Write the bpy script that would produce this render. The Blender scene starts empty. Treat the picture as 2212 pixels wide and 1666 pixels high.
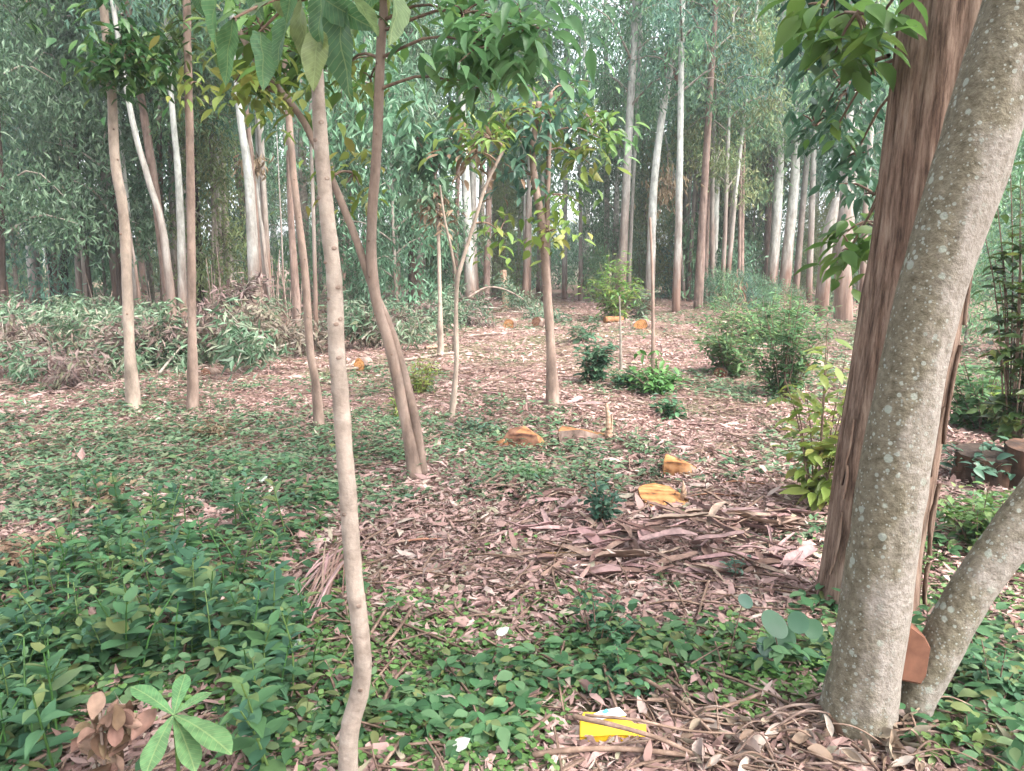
import bpy, math, random
import numpy as np

# ------------------------------------------------------------------ camera, sky, sun, exposure
R = math.radians
rng = np.random.default_rng(11)
random.seed(11)
sc = bpy.context.scene
COL = sc.collection
CAM_H, PITCH, FPX, CU, CV = 1.5, R(9.3), 1664.0, 1106.0, 833.0

cam_data = bpy.data.cameras.new('camera')
cam = bpy.data.objects.new('camera', cam_data)
COL.objects.link(cam)
cam.location = (0, 0, CAM_H)
cam.rotation_euler = (R(90) - PITCH, 0, 0)
cam_data.sensor_width = 36
cam_data.lens = 36 * FPX / 2212
cam_data.clip_start = 0.05
cam_data.clip_end = 2000
sc.camera = cam

SUN_EL, SUN_AZ = R(52), R(128)         # soft light through cloud from the upper right, behind the camera
world = bpy.data.worlds.new('World')
sc.world = world
world.use_nodes = True
wn, wl = world.node_tree.nodes, world.node_tree.links
wn.clear()
sky = wn.new('ShaderNodeTexSky')
sky.sky_type = 'NISHITA'
sky.sun_disc = False
sky.sun_elevation = SUN_EL
sky.sun_rotation = SUN_AZ
sky.air_density = 1.0
sky.dust_density = 4.0
hs = wn.new('ShaderNodeHueSaturation')
hs.inputs['Saturation'].default_value = 0.35
bg = wn.new('ShaderNodeBackground')
bg.inputs['Strength'].default_value = 0.15
wo = wn.new('ShaderNodeOutputWorld')
wl.new(sky.outputs['Color'], hs.inputs['Color'])
wl.new(hs.outputs['Color'], bg.inputs['Color'])
wl.new(bg.outputs['Background'], wo.inputs['Surface'])

sun_data = bpy.data.lights.new('sun', 'SUN')
sun_data.energy = 1.2
sun_data.angle = R(45)
sun_data.color = (1.0, 0.965, 0.92)
sun = bpy.data.objects.new('sun', sun_data)
COL.objects.link(sun)
sun.location = (20, -15, 30)
sun.rotation_euler = (R(90) - SUN_EL, 0, R(180) - SUN_AZ)

sc.view_settings.view_transform = 'Standard'
sc.view_settings.look = 'None'
sc.view_settings.gamma = 1
sc.view_settings.use_curve_mapping = False
sc.view_settings.exposure = 2.7
HAZE = 0.0014
sc.render.engine = 'CYCLES'
sc.cycles.use_denoising = True
sc.cycles.max_bounces = 7
sc.cycles.diffuse_bounces = 4
sc.cycles.transmission_bounces = 6
sc.cycles.transparent_max_bounces = 8

# ------------------------------------------------------------------ geometry helpers
def ray(u, v):
    x = (u - CU) / FPX
    y = -(v - CV) / FPX
    c, s = math.cos(PITCH), math.sin(PITCH)
    return np.array([x, c + y * s, -s + y * c])

def at(u, v, Y):
    d = ray(u, v)
    return np.array([0, 0, CAM_H]) + d * (Y / d[1])

def gh(x, y):
    x = np.asarray(x, float); y = np.asarray(y, float)
    h = 0.035 * np.sin(x * 1.3 + 0.7) * np.sin(y * 0.9 + 0.3) + 0.02 * np.sin(x * 2.9 + y * 1.7) + 0.012 * np.sin(y * 4.1 - x * 3.3)
    h = h + 0.10 * np.exp(-(((x - 1.55) / 0.8) ** 2 + ((y - 2.2) / 0.5) ** 2)) * 0.4
    return h * np.clip((60 - np.hypot(x, y)) / 20, 0, 1)

def ground(u, v):
    d = ray(u, v)
    z = 0.0
    for _ in range(4):
        t = (CAM_H - z) / -d[2]
        p = np.array([0, 0, CAM_H]) + d * t
        z = float(gh(p[0], p[1]))
    p[2] = z
    return p

def project(x, y, z):
    c, s = math.cos(PITCH), math.sin(PITCH)
    dz = z - CAM_H
    f = y * c - dz * s
    up = y * s + dz * c
    f = np.maximum(f, 0.05)
    return CU + FPX * x / f, CV - FPX * up / f

def nrm(a):
    return a / np.maximum(np.linalg.norm(a, axis=-1, keepdims=True), 1e-9)

def vnoise(x, y, seed, period=None):
    """smooth value noise on numpy arrays"""
    r = np.random.default_rng(seed).random((64, 64))
    xi, yi = np.floor(x).astype(int), np.floor(y).astype(int)
    fx, fy = x - xi, y - yi
    fx, fy = fx * fx * (3 - 2 * fx), fy * fy * (3 - 2 * fy)
    px = period or 64
    a = r[(xi % px) % 64, yi % 64]; b = r[((xi + 1) % px) % 64, yi % 64]
    c = r[(xi % px) % 64, (yi + 1) % 64]; d = r[((xi + 1) % px) % 64, (yi + 1) % 64]
    return (a * (1 - fx) + b * fx) * (1 - fy) + (c * (1 - fx) + d * fx) * fy

class MB:
    """collects vertices and tri / quad faces into one mesh"""
    def __init__(s):
        s.V, s.F, s.n = [], {3: [], 4: []}, 0
        s.M = {3: [], 4: []}
    def add(s, V, faces, mi=0):
        V = np.asarray(V, float)
        for f in faces:
            f = np.asarray(f, int)
            if f.size == 0:
                continue
            s.F[f.shape[1]].append(f + s.n)
            s.M[f.shape[1]].append(np.full(len(f), mi))
        s.V.append(V); s.n += len(V)
        return s
    def mesh(s, name, mats, smooth=True):
        me = bpy.data.meshes.new(name)
        V = np.concatenate(s.V) if s.V else np.zeros((0, 3))
        me.vertices.add(len(V))
        me.vertices.foreach_set('co', V.astype(np.float32).ravel())
        loops, starts, tot, mi = [], [], [], []
        off = 0
        for k in (3, 4):
            if s.F[k]:
                f = np.concatenate(s.F[k])
                loops.append(f.ravel())
                starts.append(off + np.arange(len(f)) * k)
                tot.append(np.full(len(f), k))
                mi.append(np.concatenate(s.M[k]))
                off += f.size
        loops = np.concatenate(loops); starts = np.concatenate(starts); mi = np.concatenate(mi)
        me.loops.add(len(loops))
        me.loops.foreach_set('vertex_index', loops.astype(np.int32))
        me.polygons.add(len(starts))
        me.polygons.foreach_set('loop_start', starts.astype(np.int32))
        me.polygons.foreach_set('material_index', mi.astype(np.int32))
        me.polygons.foreach_set('use_smooth', np.full(len(starts), smooth))
        for m in (mats if isinstance(mats, (list, tuple)) else [mats]):
            me.materials.append(m)
        me.update(calc_edges=True)
        me.validate()
        return me

def link(name, me, parent=None):
    o = bpy.data.objects.new(name, me)
    COL.objects.link(o)
    if parent is not None:
        o.parent = parent
        if name in ('branches', 'twigs', 'stems'):
            o['kind'] = 'stuff'
    return o

def tag(o, label, cat, group=None):
    o['label'] = label; o['category'] = cat
    if group:
        o['group'] = group
    return o

def thing(name, label, cat, loc=(0, 0, 0), group=None, rz=0.0):
    o = bpy.data.objects.new(name, None)
    COL.objects.link(o)
    o.empty_display_size = 0.1
    o.location = tuple(loc); o.rotation_euler = (0, 0, rz)
    return tag(o, label, cat, group)

def dup(root, loc, rz=0, sc_=1.0, label=None, group=None, tilt=(0, 0)):
    r = root.copy(); COL.objects.link(r)
    r.location = tuple(loc); r.rotation_euler = (tilt[0], tilt[1], rz); r.scale = (sc_,) * 3
    if label: r['label'] = label
    if group: r['group'] = group
    for ch in root.children:
        c = ch.copy(); COL.objects.link(c); c.parent = r
    return r

def spline(P, n):
    P = np.asarray(P, float)
    if len(P) == 2:
        t = np.linspace(0, 1, n)[:, None]
        return P[0] * (1 - t) + P[1] * t
    Q = np.vstack([2 * P[0] - P[1], P, 2 * P[-1] - P[-2]])
    seg = len(P) - 1
    T = np.linspace(0, seg - 1e-6, n)
    i = T.astype(int); t = (T - i)[:, None]
    a, b, c, d = Q[i], Q[i + 1], Q[i + 2], Q[i + 3]
    return 0.5 * ((2 * b) + (c - a) * t + (2 * a - 5 * b + 4 * c - d) * t ** 2 + (3 * b - a - 3 * c + d) * t ** 3)

def tube(mb, P, rad, sides=8, n=None, disp=None, cap=True, mi=0, ref=None):
    """P: control points, rad: scalar / list of control radii, disp(theta, s) -> radius offset"""
    P = np.asarray(P, float)
    n = n or max(2, 3 * len(P))
    C = spline(P, n)
    rad = np.atleast_1d(np.asarray(rad, float))
    r = np.interp(np.linspace(0, 1, n), np.linspace(0, 1, len(rad)), rad)
    T = nrm(np.gradient(C, axis=0))
    if ref is None:
        ref = np.array([0, 1.0, 0.05]) if abs(T[:, 2]).mean() > 0.5 else np.array([0.05, 0, 1.0])
    S = nrm(np.cross(T, ref)); B = np.cross(T, S)
    th = np.linspace(0, 2 * math.pi, sides, endpoint=False)
    rr = np.repeat(r[:, None], sides, 1)
    if disp is not None:
        L = np.concatenate([[0], np.cumsum(np.linalg.norm(np.diff(C, axis=0), axis=1))])
        rr = rr + disp(th[None, :] + 0 * rr, L[:, None] + 0 * rr)
    V = C[:, None] + rr[..., None] * (np.cos(th)[None, :, None] * S[:, None] + np.sin(th)[None, :, None] * B[:, None])
    V = V.reshape(-1, 3)
    i = np.arange(n - 1)[:, None] * sides; j = np.arange(sides)[None, :]; k = (j + 1) % sides
    F = np.stack([i + j, i + k, i + sides + k, i + sides + j], -1).reshape(-1, 4)
    F3 = np.zeros((0, 3), int)
    if cap:
        V = np.vstack([V, C[0], C[-1]])
        j = np.arange(sides); k = (j + 1) % sides
        F3 = np.vstack([np.stack([k, j, np.full(sides, n * sides)], 1),
                        np.stack([(n - 1) * sides + j, (n - 1) * sides + k, np.full(sides, n * sides + 1)], 1)])
    mb.add(V, [F, F3], mi)
    return C

# leaf templates: (along, across, lift) and triangles
T_FAR = (np.array([(0, 0, 0), (.42, .5, .05), (1, 0, -.1), (.42, -.5, .05)]), np.array([(0, 1, 2), (0, 2, 3)]))
_rim = [(.10, .20, .03), (.30, .43, .035), (.55, .44, .01), (.80, .23, -.08)]
T_MID = (np.array([(0, 0, 0)] + _rim + [(1, 0, -.22)] + [(a_, -b_, c_) for a_, b_, c_ in _rim[::-1]] + [(.3, 0, -.02), (.65, 0, -.09)]),
         np.array([(10, 0, 1), (10, 1, 2), (10, 2, 3), (11, 10, 3), (11, 3, 4), (11, 4, 5), (11, 5, 6), (11, 6, 7), (10, 11, 7), (10, 7, 8), (10, 8, 9), (10, 9, 0)]))
T_ROUND = (np.array([(0, 0, 0), (.06, .3, .03), (.35, .52, .03), (.72, .42, -.01), (1, 0, -.1), (.72, -.42, -.01), (.35, -.52, .03), (.06, -.3, .03), (.45, 0, -.03)]),
           np.array([(8, i, (i + 1) % 8) for i in range(8)]))
T_SICKLE = (np.array([(0, 0, 0), (.3, .5, .06), (.7, .55, .04), (1, .3, -.12), (.7, -.15, .0), (.3, -.45, .05)]),
            np.array([(0, 1, 5), (1, 2, 4), (1, 4, 5), (2, 3, 4)]))

def leaves(mb, P, D, N, L, W, T, curl=1.0, mi=0):
    P, D, N = np.asarray(P, float), nrm(np.asarray(D, float)), np.asarray(N, float)
    n = len(P)
    if n == 0:
        return
    S = nrm(np.cross(D, N)); N = np.cross(S, D)
    L = np.broadcast_to(L, (n,)); W = np.broadcast_to(W, (n,)); curl = np.broadcast_to(curl, (n,))
    t, F = T
    V = (P[:, None] + D[:, None] * (L[:, None] * t[None, :, 0])[..., None]
         + S[:, None] * (W[:, None] * t[None, :, 1])[..., None]
         + N[:, None] * ((L * curl)[:, None] * t[None, :, 2])[..., None])
    k = len(t)
    FF = (np.arange(n)[:, None, None] * k + F[None]).reshape(-1, 3)
    mb.add(V.reshape(-1, 3), [FF], mi)

def rdir(n, zbias=0.0, zs=1.0):
    d = rng.normal(size=(n, 3)); d[:, 2] = d[:, 2] * zs + zbias
    return nrm(d)

# ------------------------------------------------------------------ materials
def mat_new(name):
    m = bpy.data.materials.new(name); m.use_nodes = True
    nt = m.node_tree; nt.nodes.clear()
    out = nt.nodes.new('ShaderNodeOutputMaterial')
    return m, nt, nt.nodes, nt.links, out

def ramp(nodes, stops, interp='LINEAR'):
    r = nodes.new('ShaderNodeValToRGB')
    r.color_ramp.interpolation = interp
    e = r.color_ramp.elements
    e[0].position, e[0].color = stops[0][0], (*stops[0][1], 1)
    e[1].position, e[1].color = stops[-1][0], (*stops[-1][1], 1)
    for p, c in stops[1:-1]:
        x = e.new(p); x.color = (*c, 1)
    return r

def leaf_mat(name, cols, rough=0.5, transl=0.35, var=0.35, noise_scale=1.2, spec=0.4):
    m, nt, N, L, out = mat_new(name)
    geo = N.new('ShaderNodeNewGeometry')
    oi = N.new('ShaderNodeObjectInfo')
    k = len(cols)
    rp = ramp(N, [(i / (k - 1), c) for i, c in enumerate(cols)])
    sm = N.new('ShaderNodeMath'); sm.operation = 'ADD'; fr = N.new('ShaderNodeMath'); fr.operation = 'FRACT'
    L.new(geo.outputs['Random Per Island'], sm.inputs[0]); L.new(oi.outputs['Random'], sm.inputs[1]); L.new(sm.outputs[0], fr.inputs[0])
    L.new(fr.outputs[0], rp.inputs['Fac'])
    tc = N.new('ShaderNodeTexCoord')
    nz = N.new('ShaderNodeTexNoise'); nz.inputs['Scale'].default_value = noise_scale; nz.inputs['Detail'].default_value = 3
    L.new(tc.outputs['Object'], nz.inputs['Vector'])
    hsv = N.new('ShaderNodeHueSaturation')
    mv = N.new('ShaderNodeMapRange')
    mv.inputs['From Min'].default_value = .3; mv.inputs['From Max'].default_value = .7
    mv.inputs['To Min'].default_value = 1 - var; mv.inputs['To Max'].default_value = 1 + var
    L.new(nz.outputs['Fac'], mv.inputs['Value'])
    L.new(mv.outputs['Result'], hsv.inputs['Value'])
    mh = N.new('ShaderNodeMapRange')
    mh.inputs['To Min'].default_value = .47; mh.inputs['To Max'].default_value = .53
    L.new(oi.outputs['Random'], mh.inputs['Value'])
    L.new(mh.outputs['Result'], hsv.inputs['Hue'])
    L.new(rp.outputs['Color'], hsv.inputs['Color'])
    p = N.new('ShaderNodeBsdfPrincipled')
    p.inputs['Roughness'].default_value = rough
    p.inputs['Specular IOR Level'].default_value = spec
    L.new(hsv.outputs['Color'], p.inputs['Base Color'])
    if transl > 0:
        tr = N.new('ShaderNodeBsdfTranslucent')
        mx = N.new('ShaderNodeMixShader'); mx.inputs[0].default_value = transl
        L.new(hsv.outputs['Color'], tr.inputs['Color'])
        L.new(p.outputs[0], mx.inputs[1]); L.new(tr.outputs[0], mx.inputs[2])
        L.new(mx.outputs[0], out.inputs['Surface'])
    else:
        L.new(p.outputs[0], out.inputs['Surface'])
    return m

def bark_mat(name, stops, scale=(6, 6, 1.2), rough=.85, bump=.4, fine=30, low=None, low_h=(0.4, 2.5)):
    """stretched noise bark; low = colours of the shaggy old bark near the foot, low_h = where it gives way"""
    m, nt, N, L, out = mat_new(name)
    tc = N.new('ShaderNodeTexCoord')
    mp = N.new('ShaderNodeMapping'); mp.inputs['Scale'].default_value = scale
    L.new(tc.outputs['Object'], mp.inputs['Vector'])
    n1 = N.new('ShaderNodeTexNoise'); n1.inputs['Scale'].default_value = 2.0; n1.inputs['Detail'].default_value = 8; n1.inputs['Roughness'].default_value = .65
    L.new(mp.outputs['Vector'], n1.inputs['Vector'])
    rp = ramp(N, stops)
    L.new(n1.outputs['Fac'], rp.inputs['Fac'])
    col = rp.outputs['Color']
    nst = N.new('ShaderNodeTexNoise'); nst.inputs['Scale'].default_value = 5; nst.inputs['Detail'].default_value = 6; nst.inputs['Roughness'].default_value = .7
    mps = N.new('ShaderNodeMapping'); mps.inputs['Scale'].default_value = (1.6, 1.6, .7)
    L.new(tc.outputs['Object'], mps.inputs['Vector']); L.new(mps.outputs['Vector'], nst.inputs['Vector'])
    mst = N.new('ShaderNodeMapRange'); mst.inputs['From Min'].default_value = .35; mst.inputs['From Max'].default_value = .62; mst.inputs['To Min'].default_value = .55; mst.inputs['To Max'].default_value = 1.1
    L.new(nst.outputs['Fac'], mst.inputs['Value'])
    hv = N.new('ShaderNodeHueSaturation'); L.new(mst.outputs['Result'], hv.inputs['Value']); L.new(col, hv.inputs['Color']); col = hv.outputs['Color']
    if low:
        rl = ramp(N, low); L.new(n1.outputs['Fac'], rl.inputs['Fac'])
        sep = N.new('ShaderNodeSeparateXYZ'); L.new(tc.outputs['Object'], sep.inputs['Vector'])
        n3 = N.new('ShaderNodeTexNoise'); n3.inputs['Scale'].default_value = 1.6; n3.inputs['Detail'].default_value = 4
        mp3 = N.new('ShaderNodeMapping'); mp3.inputs['Scale'].default_value = (3, 3, .5)
        oi = N.new('ShaderNodeObjectInfo')
        L.new(tc.outputs['Object'], mp3.inputs['Vector']); L.new(mp3.outputs['Vector'], n3.inputs['Vector'])
        ma = N.new('ShaderNodeMath'); ma.operation = 'MULTIPLY_ADD'; ma.inputs[1].default_value = -5.0
        L.new(n3.outputs['Fac'], ma.inputs[0]); L.new(sep.outputs['Z'], ma.inputs[2])
        ma2 = N.new('ShaderNodeMath'); ma2.operation = 'MULTIPLY_ADD'; ma2.inputs[1].default_value = -1.6
        L.new(oi.outputs['Random'], ma2.inputs[0]); L.new(ma.outputs[0], ma2.inputs[2])
        mr = N.new('ShaderNodeMapRange'); mr.inputs['From Min'].default_value = low_h[0] - 2.5 - .8; mr.inputs['From Max'].default_value = low_h[1] - 2.5 - .8
        L.new(ma2.outputs[0], mr.inputs['Value'])
        mx = N.new('ShaderNodeMix'); mx.data_type = 'RGBA'
        L.new(mr.outputs['Result'], mx.inputs['Factor']); L.new(rl.outputs['Color'], mx.inputs['A']); L.new(col, mx.inputs['B'])
        col = mx.outputs['Result']
    n2 = N.new('ShaderNodeTexNoise'); n2.inputs['Scale'].default_value = fine; n2.inputs['Detail'].default_value = 4
    L.new(tc.outputs['Object'], n2.inputs['Vector'])
    add = N.new('ShaderNodeMath'); add.operation = 'MULTIPLY_ADD'; add.inputs[1].default_value = .4
    L.new(n2.outputs['Fac'], add.inputs[0]); L.new(n1.outputs['Fac'], add.inputs[2])
    bp = N.new('ShaderNodeBump'); bp.inputs['Strength'].default_value = bump; bp.inputs['Distance'].default_value = .02
    L.new(add.outputs[0], bp.inputs['Height'])
    p = N.new('ShaderNodeBsdfPrincipled'); p.inputs['Roughness'].default_value = rough
    p.inputs['Specular IOR Level'].default_value = .25
    L.new(col, p.inputs['Base Color']); L.new(bp.outputs['Normal'], p.inputs['Normal'])
    L.new(p.outputs[0], out.inputs['Surface'])
    return m

M = {}
# leaves
M['euc'] = leaf_mat('eucalyptus_leaf', [(.05, .125, .075), (.09, .195, .12), (.12, .235, .15), (.17, .28, .19)], .40, .45, .45, .7)
M['euc_light'] = leaf_mat('light_eucalyptus_leaf', [(.09, .19, .09), (.13, .26, .13), (.17, .31, .17), (.21, .29, .13)], .40, .45, .4, .7)
M['euc_olive'] = leaf_mat('olive_eucalyptus_leaf', [(.10, .15, .06), (.15, .21, .085), (.19, .25, .11), (.22, .22, .10)], .45, .45, .4, .7)
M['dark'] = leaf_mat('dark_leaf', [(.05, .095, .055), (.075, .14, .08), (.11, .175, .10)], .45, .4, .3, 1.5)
M['broad'] = leaf_mat('broad_green_leaf', [(.05, .11, .03), (.075, .17, .04), (.10, .21, .055), (.12, .20, .04)], .42, .5, .3, 2)
M['broad_blue'] = leaf_mat('blue_green_broad_leaf', [(.035, .085, .055), (.06, .13, .085), (.09, .175, .115), (.10, .19, .11)], .38, .42, .3, 2)
M['broad_deep'] = leaf_mat('deep_green_leaf', [(.025, .06, .018), (.04, .09, .025), (.06, .12, .035), (.10, .13, .03)], .45, .4, .3, 2)
M['broad_lit'] = leaf_mat('fresh_green_leaf', [(.06, .15, .06), (.09, .21, .08), (.12, .26, .11), (.13, .25, .09)], .42, .45, .25, 2)  # brighter green leaf tone for some young crown clusters
M['broad_yel'] = leaf_mat('yellow_green_leaf', [(.10, .17, .03), (.15, .24, .05), (.20, .27, .07), (.24, .24, .06)], .45, .45, .25, 2)
M['big'] = leaf_mat('large_sapling_leaf', [(.05, .115, .05), (.08, .16, .065), (.11, .185, .08), (.22, .21, .045)], .42, .45, .25, 6)
M['herb'] = leaf_mat('herb_leaf', [(.03, .08, .04), (.045, .115, .055), (.065, .15, .072), (.085, .17, .08), (.14, .17, .06)], .6, .35, .4, 2.2, .25)
M['herb_light'] = leaf_mat('light_herb_leaf', [(.05, .12, .05), (.07, .155, .06), (.09, .18, .07), (.12, .175, .06)], .6, .35, .35, 2.2, .25)
M['herb_yel'] = leaf_mat('small_herb_leaf', [(.055, .12, .03), (.08, .17, .04), (.11, .21, .06), (.14, .22, .07)], .5, .35, .3, 1.6)
M['seedling'] = leaf_mat('seedling_leaf', [(.05, .095, .045), (.08, .135, .065), (.12, .17, .09), (.17, .18, .105), (.065, .13, .075)], .6, .3, .4, 1.2, .25)
M['round'] = leaf_mat('round_vine_leaf', [(.045, .11, .07), (.06, .135, .085)], .5, .25, .15, 6)
M['litter'] = leaf_mat('dry_litter', [(.13, .08, .066), (.225, .142, .12), (.31, .203, .175), (.37, .255, .225), (.19, .118, .098), (.285, .185, .155), (.40, .32, .275), (.17, .17, .10)], .75, .1, .4, .8, .25)
M['dry'] = leaf_mat('dry_leaf', [(.12, .075, .05), (.20, .14, .105), (.29, .235, .19), (.36, .31, .26)], .65, .12, .2, 3, .3)
M['dead'] = leaf_mat('dead_hanging_leaf', [(.12, .07, .045), (.19, .12, .08), (.26, .18, .125)], .7, .25, .2, 3, .3)
M['slash'] = leaf_mat('wilted_eucalyptus_leaf', [(.045, .085, .04), (.075, .13, .07), (.12, .175, .11), (.16, .165, .11)], .5, .25, .3, 1.5)
M['slash_brown'] = leaf_mat('browned_eucalyptus_leaf', [(.075, .05, .04), (.125, .088, .072), (.18, .135, .11), (.10, .11, .06)], .6, .2, .3, 1.5)
def veined(m):
    nt = m.node_tree; N, L = nt.nodes, nt.links
    p = next(n_ for n_ in N if n_.type == 'BSDF_PRINCIPLED'); tr = next(n_ for n_ in N if n_.type == 'BSDF_TRANSLUCENT')
    src = p.inputs['Base Color'].links[0].from_socket
    tc = next(n_ for n_ in N if n_.type == 'TEX_COORD')
    sp = N.new('ShaderNodeSeparateXYZ'); L.new(tc.outputs['Object'], sp.inputs['Vector'])
    ab = N.new('ShaderNodeMath'); ab.operation = 'ABSOLUTE'; L.new(sp.outputs['Y'], ab.inputs[0])
    ml = N.new('ShaderNodeMath'); ml.operation = 'MULTIPLY_ADD'; ml.inputs[1].default_value = -.75; L.new(ab.outputs[0], ml.inputs[0]); L.new(sp.outputs['X'], ml.inputs[2])
    sc_ = N.new('ShaderNodeMath'); sc_.operation = 'MULTIPLY'; sc_.inputs[1].default_value = 13; L.new(ml.outputs[0], sc_.inputs[0])
    fr = N.new('ShaderNodeMath'); fr.operation = 'FRACT'; L.new(sc_.outputs[0], fr.inputs[0])
    v1 = N.new('ShaderNodeMapRange'); v1.inputs['From Min'].default_value = .14; v1.inputs['From Max'].default_value = .03; L.new(fr.outputs[0], v1.inputs['Value'])
    v2 = N.new('ShaderNodeMapRange'); v2.inputs['From Min'].default_value = .014; v2.inputs['From Max'].default_value = .006; L.new(ab.outputs[0], v2.inputs['Value'])
    mx = N.new('ShaderNodeMath'); mx.operation = 'MAXIMUM'; L.new(v1.outputs['Result'], mx.inputs[0]); L.new(v2.outputs['Result'], mx.inputs[1])
    dm = N.new('ShaderNodeMath'); dm.operation = 'MULTIPLY'; dm.inputs[1].default_value = .45; L.new(mx.outputs[0], dm.inputs[0])
    cm = N.new('ShaderNodeMix'); cm.data_type = 'RGBA'; L.new(dm.outputs[0], cm.inputs['Factor']); L.new(src, cm.inputs['A']); cm.inputs['B'].default_value = (.26, .32, .13, 1)
    L.new(cm.outputs['Result'], p.inputs['Base Color']); L.new(cm.outputs['Result'], tr.inputs['Color'])
    bp = N.new('ShaderNodeBump'); bp.inputs['Strength'].default_value = .35; bp.inputs['Distance'].default_value = .004; bp.invert = True
    L.new(mx.outputs[0], bp.inputs['Height']); L.new(bp.outputs['Normal'], p.inputs['Normal'])
veined(M['big'])
M['rosette'] = leaf_mat('rosette_leaf', [(.07, .16, .06), (.09, .19, .075)], .55, .3, .3, 5, .3)
veined(M['rosette'])
# barks
M['euc_bark'] = bark_mat('eucalyptus_bark', [(.3, (.20, .185, .165)), (.5, (.32, .32, .29)), (.7, (.42, .42, .385))], (5, 5, .6), .7, .15, 25,
                         low=[(.3, (.08, .048, .035)), (.5, (.15, .095, .072)), (.72, (.25, .178, .142))], low_h=(.6, 5.0))
M['euc_bark_white'] = bark_mat('white_eucalyptus_bark', [(.3, (.24, .24, .215)), (.5, (.38, .385, .35)), (.7, (.50, .50, .465))], (5, 5, .6), .65, .12, 25,
                               low=[(.3, (.08, .042, .031)), (.5, (.14, .082, .06)), (.72, (.24, .17, .135))], low_h=(.3, 3.2))
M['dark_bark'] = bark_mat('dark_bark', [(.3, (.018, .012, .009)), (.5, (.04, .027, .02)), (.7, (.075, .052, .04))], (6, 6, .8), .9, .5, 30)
M['red_bark'] = bark_mat('red_brown_bark', [(.3, (.10, .064, .05)), (.5, (.18, .122, .098)), (.7, (.27, .205, .17))], (6, 6, .6), .85, .4, 30)
M['tan_bark'] = bark_mat('tan_bark', [(.25, (.17, .125, .095)), (.5, (.28, .22, .175)), (.75, (.36, .295, .245))], (3, 3, 2.0), .75, .2, 45)
M['pale_bark'] = bark_mat('pale_sapling_bark', [(.28, (.20, .155, .125)), (.5, (.28, .225, .185)), (.72, (.34, .285, .24))], (9, 9, 14), .75, .3, 70)
M['brown_bark'] = bark_mat('brown_sapling_bark', [(.25, (.13, .087, .066)), (.5, (.215, .152, .12)), (.75, (.29, .22, .18))], (4, 4, 1.5), .8, .3, 45)
M['twig'] = bark_mat('twig_bark', [(.3, (.09, .055, .04)), (.5, (.17, .11, .08)), (.7, (.27, .19, .145))], (8, 8, 8), .8, .3, 60)
M['branch'] = bark_mat('branch_bark', [(.3, (.12, .10, .08)), (.5, (.22, .19, .155)), (.7, (.34, .31, .26))], (5, 5, 5), .8, .2, 40)
M['pole'] = bark_mat('pale_pole', [(.3, (.13, .09, .07)), (.5, (.21, .155, .125)), (.7, (.29, .23, .19))], (6, 6, 6), .8, .2, 40)
M['strip'] = leaf_mat('peeled_bark_strip', [(.10, .055, .045), (.17, .10, .082), (.23, .148, .125), (.29, .20, .175), (.15, .10, .095)], .75, 0, .3, 9, .25)
M['orange_strip'] = leaf_mat('orange_bark_strip', [(.17, .085, .045), (.25, .135, .075)], .7, 0, .3, 9, .25)

def wood_mat(name, c0, c1, c2):
    m, nt, N, L, out = mat_new(name)
    tc = N.new('ShaderNodeTexCoord')
    w = N.new('ShaderNodeTexWave'); w.wave_type = 'RINGS'; w.inputs['Scale'].default_value = 9; w.inputs['Distortion'].default_value = 5; w.inputs['Detail'].default_value = 4
    n = N.new('ShaderNodeTexNoise'); n.inputs['Scale'].default_value = 14; n.inputs['Detail'].default_value = 6
    L.new(tc.outputs['Object'], w.inputs['Vector']); L.new(tc.outputs['Object'], n.inputs['Vector'])
    mm = N.new('ShaderNodeMath'); mm.operation = 'MULTIPLY_ADD'; mm.inputs[1].default_value = .22
    L.new(w.outputs['Fac'], mm.inputs[0]); L.new(n.outputs['Fac'], mm.inputs[2])
    r = ramp(N, [(.34, tuple(x * .4 for x in c0)), (.46, c0), (.62, c1), (.82, c2)]); L.new(mm.outputs[0], r.inputs['Fac'])
    b = N.new('ShaderNodeBump'); b.inputs['Strength'].default_value = .4; b.inputs['Distance'].default_value = .01
    L.new(n.outputs['Fac'], b.inputs['Height'])
    p = N.new('ShaderNodeBsdfPrincipled'); p.inputs['Roughness'].default_value = .75; p.inputs['Specular IOR Level'].default_value = .25
    L.new(r.outputs['Color'], p.inputs['Base Color']); L.new(b.outputs['Normal'], p.inputs['Normal'])
    L.new(p.outputs[0], out.inputs['Surface'])
    return m
M['rust_bark'] = bark_mat('rusty_bark', [(.3, (.02, .012, .009)), (.5, (.06, .032, .02)), (.7, (.13, .065, .04))], (5, 5, 2), .9, .5, 30)
M['wood_orange'] = wood_mat('fresh_cut_wood', (.13, .055, .022), (.24, .11, .045), (.31, .165, .08))
M['wood_red'] = wood_mat('red_heartwood', (.09, .04, .025), (.16, .075, .045), (.22, .115, .07))
M['wood_yellow'] = wood_mat('yellow_sapwood', (.20, .085, .028), (.33, .15, .05), (.40, .21, .085))
M['wood_pale'] = wood_mat('pale_split_wood', (.20, .12, .08), (.30, .20, .135), (.36, .26, .19))

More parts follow.
